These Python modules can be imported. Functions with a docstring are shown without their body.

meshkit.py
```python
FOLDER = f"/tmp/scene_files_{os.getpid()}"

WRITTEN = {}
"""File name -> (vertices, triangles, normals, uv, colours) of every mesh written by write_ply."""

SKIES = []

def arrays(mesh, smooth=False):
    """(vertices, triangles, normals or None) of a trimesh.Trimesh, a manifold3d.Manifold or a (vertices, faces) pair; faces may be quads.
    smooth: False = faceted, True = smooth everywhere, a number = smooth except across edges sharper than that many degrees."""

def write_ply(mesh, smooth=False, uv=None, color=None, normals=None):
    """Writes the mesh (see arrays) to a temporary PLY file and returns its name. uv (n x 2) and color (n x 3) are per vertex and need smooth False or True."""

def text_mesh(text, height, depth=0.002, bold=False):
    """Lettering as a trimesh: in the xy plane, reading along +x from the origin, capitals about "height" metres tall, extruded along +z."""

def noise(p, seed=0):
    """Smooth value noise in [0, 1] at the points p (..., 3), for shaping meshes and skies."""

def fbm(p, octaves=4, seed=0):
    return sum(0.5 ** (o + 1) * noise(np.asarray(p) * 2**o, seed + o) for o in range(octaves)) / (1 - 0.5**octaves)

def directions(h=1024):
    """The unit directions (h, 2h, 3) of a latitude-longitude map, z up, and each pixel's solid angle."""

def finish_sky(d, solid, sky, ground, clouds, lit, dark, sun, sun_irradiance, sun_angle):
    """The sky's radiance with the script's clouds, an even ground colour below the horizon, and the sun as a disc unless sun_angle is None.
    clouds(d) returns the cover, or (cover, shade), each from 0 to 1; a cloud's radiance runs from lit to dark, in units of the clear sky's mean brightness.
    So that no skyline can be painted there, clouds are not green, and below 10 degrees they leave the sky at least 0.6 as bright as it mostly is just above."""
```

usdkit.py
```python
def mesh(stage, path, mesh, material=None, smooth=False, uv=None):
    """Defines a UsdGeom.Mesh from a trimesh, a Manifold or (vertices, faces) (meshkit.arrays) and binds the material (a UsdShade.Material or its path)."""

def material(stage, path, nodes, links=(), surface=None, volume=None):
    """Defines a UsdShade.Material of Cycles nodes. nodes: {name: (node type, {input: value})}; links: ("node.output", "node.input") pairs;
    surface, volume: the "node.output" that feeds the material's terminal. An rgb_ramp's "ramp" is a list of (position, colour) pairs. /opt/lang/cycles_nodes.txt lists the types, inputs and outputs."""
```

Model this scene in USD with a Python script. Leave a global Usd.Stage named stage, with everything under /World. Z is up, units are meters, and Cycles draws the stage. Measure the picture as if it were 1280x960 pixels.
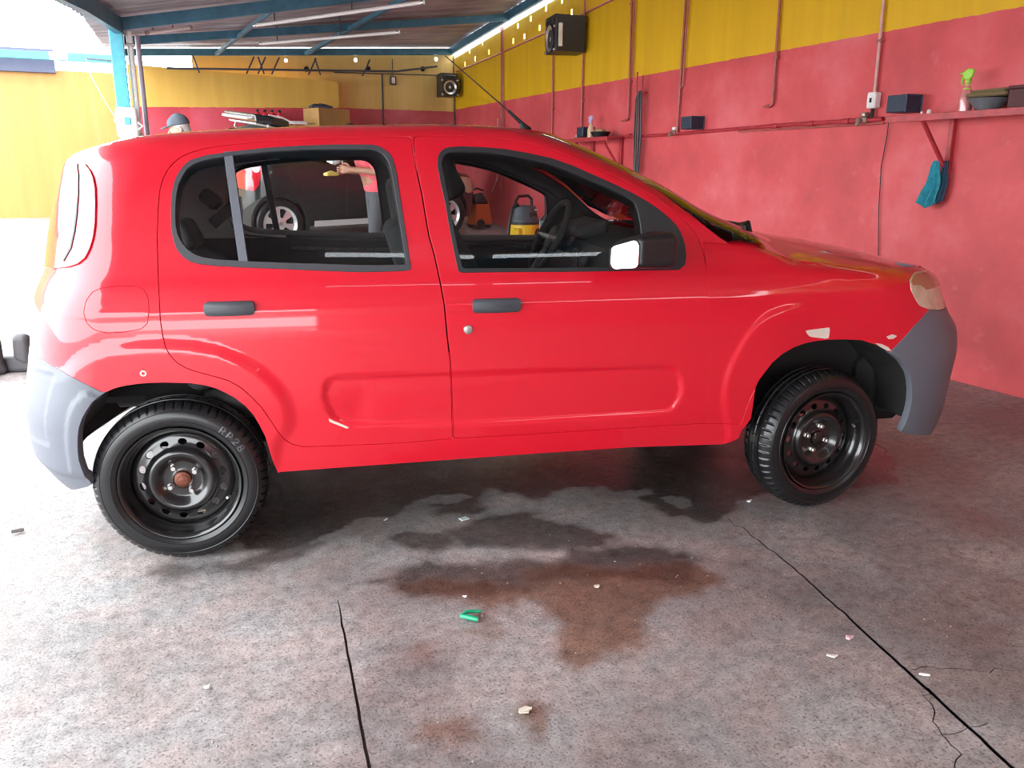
# A red hatchback parked in a car-wash shed with red and yellow walls. z up, metres.
import math, random, numpy as np, trimesh, shapely, usdkit, meshkit
import manifold3d as m3
from pxr import Usd, UsdGeom, UsdLux, UsdShade, Gf, Sdf, Vt
random.seed(7); np.random.seed(7); RNG = np.random.default_rng(11)
stage = Usd.Stage.CreateInMemory()
UsdGeom.SetStageUpAxis(stage, UsdGeom.Tokens.z); UsdGeom.SetStageMetersPerUnit(stage, 1.0)
UsdGeom.Xform.Define(stage, '/World'); UsdGeom.Scope.Define(stage, '/World/Looks')
PI = math.pi

# ---- camera (pose solved from the wall lines, the uprights and the wheelbase)
CAM_F, CAM_PITCH, CAM_ROLL, CAM_HEAD, CAM_H = 1028.82, .2532, .0039, .4263, 1.3022
EXPOSURE = -0.68
cam = UsdGeom.Camera.Define(stage, '/World/camera')
_fw = np.array([math.sin(CAM_HEAD) * math.cos(CAM_PITCH), math.cos(CAM_HEAD) * math.cos(CAM_PITCH), -math.sin(CAM_PITCH)])
_r = np.array([math.cos(CAM_HEAD), -math.sin(CAM_HEAD), 0]); _u = np.cross(_r, _fw)
_c, _s = math.cos(CAM_ROLL), math.sin(CAM_ROLL)
_r, _u = _c * _r + _s * _u, _c * _u - _s * _r
cam.AddTransformOp().Set(Gf.Matrix4d(*_r, 0, *_u, 0, *(-_fw), 0, 0, 0, CAM_H, 1))
cam.CreateHorizontalApertureAttr(36.0); cam.CreateVerticalApertureAttr(27.0)
cam.CreateFocalLengthAttr(36.0 * CAM_F / 1280); cam.CreateClippingRangeAttr(Gf.Vec2f(.05, 400)); cam.CreateExposureAttr(EXPOSURE)

# ---- daylight: a bright hazy sky outside the shed, low soft sun from the open left side
def mat(name, nodes, links=(), surface='p.BSDF'):
    return usdkit.material(stage, '/World/Looks/' + name, nodes, links, surface=surface)
SKY = 5.0
sky = UsdLux.DomeLight.Define(stage, '/World/sky'); sky.CreateIntensityAttr(SKY); sky.CreateColorAttr(Gf.Vec3f(.93, .97, 1.0))
SUN = 0
sun = UsdLux.DistantLight.Define(stage, '/World/sun'); sun.CreateIntensityAttr(20.0); sun.CreateAngleAttr(2.0); sun.CreateColorAttr(Gf.Vec3f(1, .96, .88))
sun.AddRotateXYZOp().Set(Gf.Vec3f(0, -9, -8))

# ---- helpers
USED = {}
def name_for(parent, name):
    k = (parent, name); n = USED.get(k, 0); USED[k] = n + 1
    return f'{parent}/{name}' + (f'_{n:03d}' if n else '')
def path_of(parent): return '/World' if parent is None else (parent if isinstance(parent, str) else str(parent.GetPath()))
def tagp(p, label=None, category=None, group=None, kind=None):
    for k, v in (('label', label), ('category', category), ('group', group), ('kind', kind)):
        if v: p.SetCustomDataByKey(k, v)
    return p
def thing(name, label, category, loc=(0, 0, 0), rotz=0.0, group=None, kind=None):
    x = UsdGeom.Xform.Define(stage, name_for('/World', name)); x.AddTranslateOp().Set(Gf.Vec3d(*map(float, loc)))
    if rotz: x.AddRotateZOp().Set(float(rotz))
    return tagp(x.GetPrim(), label, category, group, kind)
def obj(name, mesh, material, parent=None, smooth=30, label=None, category=None, group=None, kind=None, loc=None, rotz=0.0):
    """one Mesh prim under parent (or /World). mesh: trimesh / manifold / (v, f) / (v, f, n)"""
    path = name_for(path_of(parent), name)
    if isinstance(mesh, (list,)) : mesh = cat(mesh)
    if isinstance(mesh, tuple) and len(mesh) == 3:
        v, f, n = mesh
        m = UsdGeom.Mesh.Define(stage, path)
        m.CreatePointsAttr(Vt.Vec3fArray.FromNumpy(np.ascontiguousarray(v, np.float32)))
        m.CreateFaceVertexCountsAttr(Vt.IntArray.FromNumpy(np.full(len(f), 3, np.int32)))
        m.CreateFaceVertexIndicesAttr(Vt.IntArray.FromNumpy(np.ascontiguousarray(f, np.int32).ravel()))
        m.CreateSubdivisionSchemeAttr('none')
        m.CreateNormalsAttr(Vt.Vec3fArray.FromNumpy(np.ascontiguousarray(n, np.float32))); m.SetNormalsInterpolation('vertex')
        UsdShade.MaterialBindingAPI.Apply(m.GetPrim()).Bind(material)
    else:
        m = usdkit.mesh(stage, path, mesh, material, smooth=smooth)
    p = m.GetPrim()
    if loc is not None:
        UsdGeom.Xformable(p).AddTranslateOp().Set(Gf.Vec3d(*map(float, loc)))
    if rotz: UsdGeom.Xformable(p).AddRotateZOp().Set(float(rotz))
    return tagp(p, label, category, group, kind)
def copy_of(src, loc, rotz=0.0, label=None, group=None, scale=None):
    base = src.GetName()
    x = UsdGeom.Xform.Define(stage, name_for('/World', base)); x.AddTranslateOp().Set(Gf.Vec3d(*map(float, loc))); x.AddRotateZOp().Set(float(rotz))
    if scale is not None: x.AddScaleOp().Set(Gf.Vec3f(*map(float, np.broadcast_to(scale, 3))))
    p = x.GetPrim(); p.GetReferences().AddInternalReference(src.GetPath()); p.SetInstanceable(True)
    was = src.GetCustomData()
    return tagp(p, label or was.get('label'), was.get('category'), group or was.get('group'))
def cat(ms):
    ms = [trimesh.Trimesh(*to_vf(m), process=False) for m in ms]
    return trimesh.util.concatenate(ms)
def to_vf(m):
    if hasattr(m, 'to_mesh'):
        k = m.to_mesh(); return np.array(k.vert_properties[:, :3], float), np.array(k.tri_verts)
    if isinstance(m, tuple):
        v, f = np.asarray(m[0], float), np.asarray(m[1], int)
        if f.shape[1] == 4: f = np.vstack([f[:, [0, 1, 2]], f[:, [0, 2, 3]]])
        return v, f
    return np.array(m.vertices), np.array(m.faces)
def bx(cx, cy, cz, sx, sy, sz, b=.004, rot=None):
    """box centred at c with chamfered edges"""
    b = min(b, sx * .45, sy * .45, sz * .45)
    pts = []
    for i in (-1, 1):
        for j in (-1, 1):
            for k in (-1, 1):
                h = np.array([i * sx, j * sy, k * sz]) / 2
                for a in range(3):
                    q = h.copy(); 
                    for c in range(3):
                        if c != a: q[c] -= np.sign(q[c]) * b
                    pts.append(q)
    m = trimesh.convex.convex_hull(np.array(pts))
    if rot is not None: m.apply_transform(rot)
    m.apply_translation([cx, cy, cz]); return m
def Rz(deg): return trimesh.transformations.rotation_matrix(math.radians(deg), [0, 0, 1])
def Rx(deg): return trimesh.transformations.rotation_matrix(math.radians(deg), [1, 0, 0])
def Ry(deg): return trimesh.transformations.rotation_matrix(math.radians(deg), [0, 1, 0])
def frames(p):
    p = np.asarray(p, float); t = np.gradient(p, axis=0); t /= np.linalg.norm(t, axis=1, keepdims=True) + 1e-12
    up = np.array([0, 0, 1.]) if abs(t[0, 2]) < .9 else np.array([1., 0, 0])
    a = np.cross(t[0], up); a /= np.linalg.norm(a); A = [a]
    for k in range(1, len(p)):
        a = A[-1] - t[k] * (A[-1] @ t[k]); a /= np.linalg.norm(a) + 1e-12; A.append(a)
    A = np.array(A); return t, A, np.cross(t, A)
def tube(p, r, n=10, closed=False):
    p = np.asarray(p, float); t, A, B = frames(p); r = np.broadcast_to(np.asarray(r, float), (len(p),))
    an = np.arange(n) * 2 * PI / n
    v = p[:, None] + r[:, None, None] * (np.cos(an)[None, :, None] * A[:, None] + np.sin(an)[None, :, None] * B[:, None])
    L = len(p); i, j = np.meshgrid(np.arange(L if closed else L - 1), np.arange(n), indexing='ij'); i2 = (i + 1) % L
    q = np.stack([i * n + j, i * n + (j + 1) % n, i2 * n + (j + 1) % n, i2 * n + j], -1).reshape(-1, 4)
    f = np.vstack([q[:, [0, 2, 1]], q[:, [0, 3, 2]]]); v = v.reshape(-1, 3)
    if not closed:
        v = np.vstack([v, p[:1], p[-1:]]); k = np.arange(n)
        f = np.vstack([f, np.stack([np.full(n, L * n), k, (k + 1) % n], 1)[:, [0, 2, 1]][:, [0, 2, 1]] , np.stack([np.full(n, L * n + 1), (L - 1) * n + (k + 1) % n, (L - 1) * n + k], 1)])
    m = trimesh.Trimesh(v, f, process=False); m.fix_normals() if len(f) < 4000 else None
    return m
def bar(a, b, w, h=None, up=(0, 0, 1), bev=.003):
    """rectangular bar from a to b, w wide, h along up"""
    a, b = np.asarray(a, float), np.asarray(b, float); h = w if h is None else h
    L = np.linalg.norm(b - a); x = (b - a) / L; up = np.asarray(up, float)
    if abs(x @ up) > .999: up = np.array([0., 1, 0])
    y = np.cross(up, x); y /= np.linalg.norm(y); z = np.cross(x, y)
    T = np.eye(4); T[:3, 0], T[:3, 1], T[:3, 2], T[:3, 3] = x, y, z, (a + b) / 2
    m = bx(0, 0, 0, L, w, h, bev); m.apply_transform(T); return m
def lathe(prof, n=32, axis='z', close=False):
    """profile (r, h) revolved about an axis; open profile ends on the axis make a solid"""
    p = np.asarray(prof, float); an = np.arange(n) * 2 * PI / n
    v = np.stack([p[:, None, 0] * np.cos(an), p[:, None, 0] * np.sin(an), np.broadcast_to(p[:, None, 1], (len(p), n))], -1)
    L = len(p); i, j = np.meshgrid(np.arange(L if close else L - 1), np.arange(n), indexing='ij'); i2 = (i + 1) % L
    q = np.stack([i * n + j, i * n + (j + 1) % n, i2 * n + (j + 1) % n, i2 * n + j], -1).reshape(-1, 4)
    v = v.reshape(-1, 3); f = np.vstack([q[:, [0, 1, 2]], q[:, [0, 2, 3]]])
    m = trimesh.Trimesh(v, f, process=True); m.update_faces(m.nondegenerate_faces())
    m.fix_normals()
    if axis == 'y': m.apply_transform(Rx(-90))
    if axis == 'x': m.apply_transform(Ry(90))
    return m
def extr(poly, h, T=None, bev=0):
    """shapely polygon extruded by h along z"""
    m = trimesh.creation.extrude_polygon(poly if hasattr(poly, 'exterior') else Polygon(poly), h, engine='earcut')
    if T is not None: m.apply_transform(T)
    return m
def mv(m, x=0, y=0, z=0): 
    m = m.copy(); m.apply_translation([x, y, z]); return m
def rounded_hull(pts, r, n=8):
    return m3.Manifold.batch_hull([m3.Manifold.sphere(r, n * 4).translate(tuple(map(float, p))) for p in pts])
def grid_mesh(P):
    """(n, m, 3) points -> (v, f)"""
    n, m = P.shape[:2]; i, j = np.meshgrid(np.arange(n - 1), np.arange(m - 1), indexing='ij')
    q = np.stack([i * m + j, (i + 1) * m + j, (i + 1) * m + j + 1, i * m + j + 1], -1).reshape(-1, 4)
    return P.reshape(-1, 3), np.vstack([q[:, [0, 1, 2]], q[:, [0, 2, 3]]])
# ---------------------------------------------------------------- materials
def plain(name, col, rough=.5, metal=0.0, bump=None, var=None, **kw):
    """principled; bump=(scale, strength, distance) noise relief; var=(scale, amount) noise tone"""
    n = {'p': ('principled_bsdf', {'base_color': col, 'roughness': rough, 'metallic': metal, **kw})}; l = []
    if bump or var: n['g'] = ('texture_coordinate', {})
    if bump:
        n['bn'] = ('noise_texture', {'scale': bump[0], 'detail': 4.0}); n['b'] = ('bump', {'strength': bump[1], 'distance': bump[2]})
        l += [('g.object', 'bn.vector'), ('bn.fac', 'b.height'), ('b.normal', 'p.normal')]
    if var:
        c = np.array(col)
        n['vn'] = ('noise_texture', {'scale': var[0], 'detail': 5.0, 'roughness': .6})
        n['vr'] = ('rgb_ramp', {'ramp': [(.3, tuple(np.clip(c * (1 - var[1]), 0, 1))), (.7, tuple(np.clip(c * (1 + var[1]), 0, 1)))]})
        l += [('g.object', 'vn.vector'), ('vn.fac', 'vr.fac'), ('vr.color', 'p.base_color')]
    return mat(name, n, l)
M = {}
M['red_paint'] = plain('red_paint', (.60, .005, .021), .38, coat_weight=1.0, coat_roughness=.035, coat_ior=1.5, specular_ior_level=.3)
M['black_rubber'] = plain('black_rubber', (.018, .018, .02), .6)
M['seal'] = plain('window_seal', (.045, .047, .055), .5)
M['seal_black'] = plain('black_window_seal', (.022, .023, .026), .45)
M['grey_plastic'] = plain('grey_bumper_plastic', (.115, .125, .15), .48, bump=(900, .25, .0004))
M['dark_plastic'] = plain('dark_plastic', (.013, .013, .015), .42, bump=(700, .2, .0004))
M['handle'] = plain('handle_plastic', (.05, .055, .066), .42)
M['black_paint'] = plain('black_car_paint', (.008, .009, .011), .3, coat_weight=1.0, coat_roughness=.03)
M['void'] = plain('underbody_black', (.012, .011, .011), .8)
M['tyre'] = plain('tyre_rubber', (.010, .010, .011), .28, bump=(160, .2, .0008))
M['letter'] = plain('raised_tyre_letters', (.075, .073, .078), .4)
M['steel_black'] = plain('black_steel_wheel', (.01, .0095, .01), .22, coat_weight=.6, coat_roughness=.08)
M['rust'] = plain('rusty_hub', (.16, .05, .028), .55, metal=.4, var=(90, .4))
M['chrome'] = plain('bright_metal', (.75, .74, .72), .25, metal=1.0)
M['lock'] = plain('lock_metal', (.5, .48, .45), .35, metal=.9)
M['alloy'] = plain('silver_alloy', (.82, .84, .86), .3, metal=.7)
M['interior'] = plain('interior_dark', (.055, .055, .057), .7, bump=(500, .2, .0006))
M['seat'] = plain('seat_cloth', (.05, .058, .06), .9, bump=(300, .4, .001), var=(40, .2))
M['liner'] = plain('roof_lining', (.66, .64, .61), .9)
M['trim'] = plain('pillar_trim', (.70, .72, .70), .7)
M['mirror'] = plain('mirror_glass', (.9, .92, .93), .03, metal=1.0)
M['white_lens'] = plain('yellowed_lens', (.50, .40, .29), .22, coat_weight=.8, coat_roughness=.05, var=(18, .22))
M['amber'] = plain('brown_indicator_lens', (.34, .16, .08), .25, coat_weight=.8)
M['red_lens'] = plain('red_lens', (.62, .012, .03), .12, coat_weight=1.0, coat_roughness=.02)
M['clear_lens'] = plain('pale_lens', (.8, .75, .75), .1, coat_weight=1.0)
M['bare'] = plain('bare_filler_patch', (.62, .52, .45), .6)
M['reflector'] = plain('lamp_reflector', (.85, .83, .78), .18, metal=1.0)
def pane(name, tint, refl=1.0, rough=0.0):
    return mat(name, {'t': ('transparent_bsdf', {'color': tint}), 'g': ('glossy_bsdf', {'color': (refl,) * 3, 'roughness': rough}),
                      'f': ('fresnel', {'IOR': 1.5}), 'm': ('mix_closure', {})},
               [('f.fac', 'm.fac'), ('t.BSDF', 'm.closure1'), ('g.BSDF', 'm.closure2')], surface='m.closure')
M['glass'] = pane('car_glass', (.95, .97, .96), .9)
M['glass_shield'] = pane('windscreen_glass', (.88, .91, .90), .9)
# ---------------------------------------------------------------- car surface
from scipy.interpolate import PchipInterpolator as PCH
from scipy.spatial import Delaunay
from shapely.geometry import Polygon, MultiPolygon, Point, LineString, box as sbox
from shapely.ops import unary_union
import shapely

def super_table(a, b, p, n=400):
    """superellipse quarter from (0,b) to (a,0): arclength -> (xi, eta)"""
    t = np.linspace(0, np.pi / 2, n)
    x, y = a * np.sin(t) ** (2 / p), b * np.cos(t) ** (2 / p)
    x[-1], y[-1] = a, 0
    L = np.concatenate([[0], np.cumsum(np.hypot(np.diff(x), np.diff(y)))])
    return L, x / a, y / b

class Body:
    """Side surface of a car: s runs along the side (= x where the side is straight) and on round the ends to the centre line."""
    def __init__(self, W, xF, aF, pF, xR, aR, pR, ztop, r, features=None, bref=.75):
        self.W, self.xF, self.aF, self.xR, self.aR = W, xF, aF, xR, aR
        self.ztop, self.r, self.features = ztop, r, features
        self.tF, self.tR = super_table(aF, bref, pF), super_table(aR, bref, pR)
        self.LF, self.LR = self.tF[0][-1], self.tR[0][-1]
    def ends(self, z):
        """s at the centre line, rear and front"""
        return self.xR(z) + self.aR - self.LR, self.xF(z) - self.aF + self.LF
    def raw(self, s, z, off=0.0):
        s, z = np.broadcast_arrays(np.asarray(s, float), np.asarray(z, float))
        x0, x1 = self.xF(z) - self.aF, self.xR(z) + self.aR
        x, eta = s.copy(), np.ones_like(s)
        f, q = s > x0, s < x1
        L, xi, et = self.tF
        x = np.where(f, x0 + self.aF * np.interp(s - x0, L, xi), x); eta = np.where(f, np.interp(s - x0, L, et), eta)
        L, xi, et = self.tR
        x = np.where(q, x1 - self.aR * np.interp(x1 - s, L, xi), x); eta = np.where(q, np.interp(x1 - s, L, et), eta)
        w = self.W(z) * eta
        d = self.ztop(x) - z
        rr = np.minimum(self.r, 10)
        dd = np.clip(1 - d / rr, 0, 1)
        w = w - rr * .9 * (1 - np.sqrt(np.maximum(1 - dd * dd, 0))) * np.clip(eta, 0, 1) ** .5
        return np.stack([x, np.maximum(w, 0) if np.isscalar(off) and off == 0 else w, z], -1)
    def normal(self, s, z, feat=True):
        e = 1.5e-3
        f = self.at if feat else self.raw
        a = f(s + e, z) - f(s - e, z); b = f(s, z + e) - f(s, z - e)
        n = np.cross(a, b)
        n = np.where((n * np.stack([np.zeros_like(n[..., 0]), np.ones_like(n[..., 0]), np.zeros_like(n[..., 0])], -1)).sum(-1, keepdims=True) < -1e-9, -n, n)
        l = np.linalg.norm(n, axis=-1, keepdims=True)
        return n / np.maximum(l, 1e-12)
    def at(self, s, z):
        p = self.raw(s, z)
        if self.features is None: return p
        dsp = self.features(np.asarray(s, float), np.asarray(z, float))
        out = p.copy()
        out[..., 1] = p[..., 1] + dsp
        return out

UNO_W = PCH([.1, .25, .33, .45, .60, .76, .86, .93, .98, 1.1, 1.2, 1.3, 1.4, 1.47, 1.6], [.735, .755, .772, .792, .803, .803, .797, .780, .760, .722, .690, .655, .616, .588, .55])
UNO_XR = PCH([.1, .211, .298, .354, .481, .69, .78, .865, .973, 1.119, 1.247, 1.361, 1.42, 1.5], [-.42, -.529, -.589, -.612, -.615, -.577, -.566, -.551, -.503, -.474, -.438, -.391, -.33, -.2])
UNO_XFL = PCH([.1, .2, .33, .5, .6, .69, .76, .79, .89, .93, .96, 1.0, 1.1], [3.05, 3.09, 3.122, 3.125, 3.131, 3.115, 3.065, 3.05, 3.004, 2.965, 2.90, 2.84, 2.74])
UNO_XFU = PCH([.3, .92, .97, 1.02, 1.116, 1.163, 1.236, 1.327, 1.415, 1.45, 1.5], [3.2, 3.0, 2.7, 2.38, 2.109, 2.0, 1.873, 1.685, 1.483, 1.39, 1.22])
UNO_ZTU = PCH([-.9, -.42, -.27, -.19, -.115, .007, .131, .308, .594, .75, .946, 1.171, 1.264, 1.34, 1.40, 2.5], [1.33, 1.345, 1.366, 1.385, 1.400, 1.413, 1.424, 1.434, 1.448, 1.452, 1.456, 1.451, 1.446, 1.44, 1.434, 1.42])
UNO_ZTL = PCH([-2, 1.7, 1.9, 2.0, 2.128, 2.213, 2.37, 2.586, 2.725, 2.85, 2.97, 3.2], [1.08, 1.08, 1.075, 1.06, 1.017, .985, .968, .949, .940, .935, .93, .925])
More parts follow.
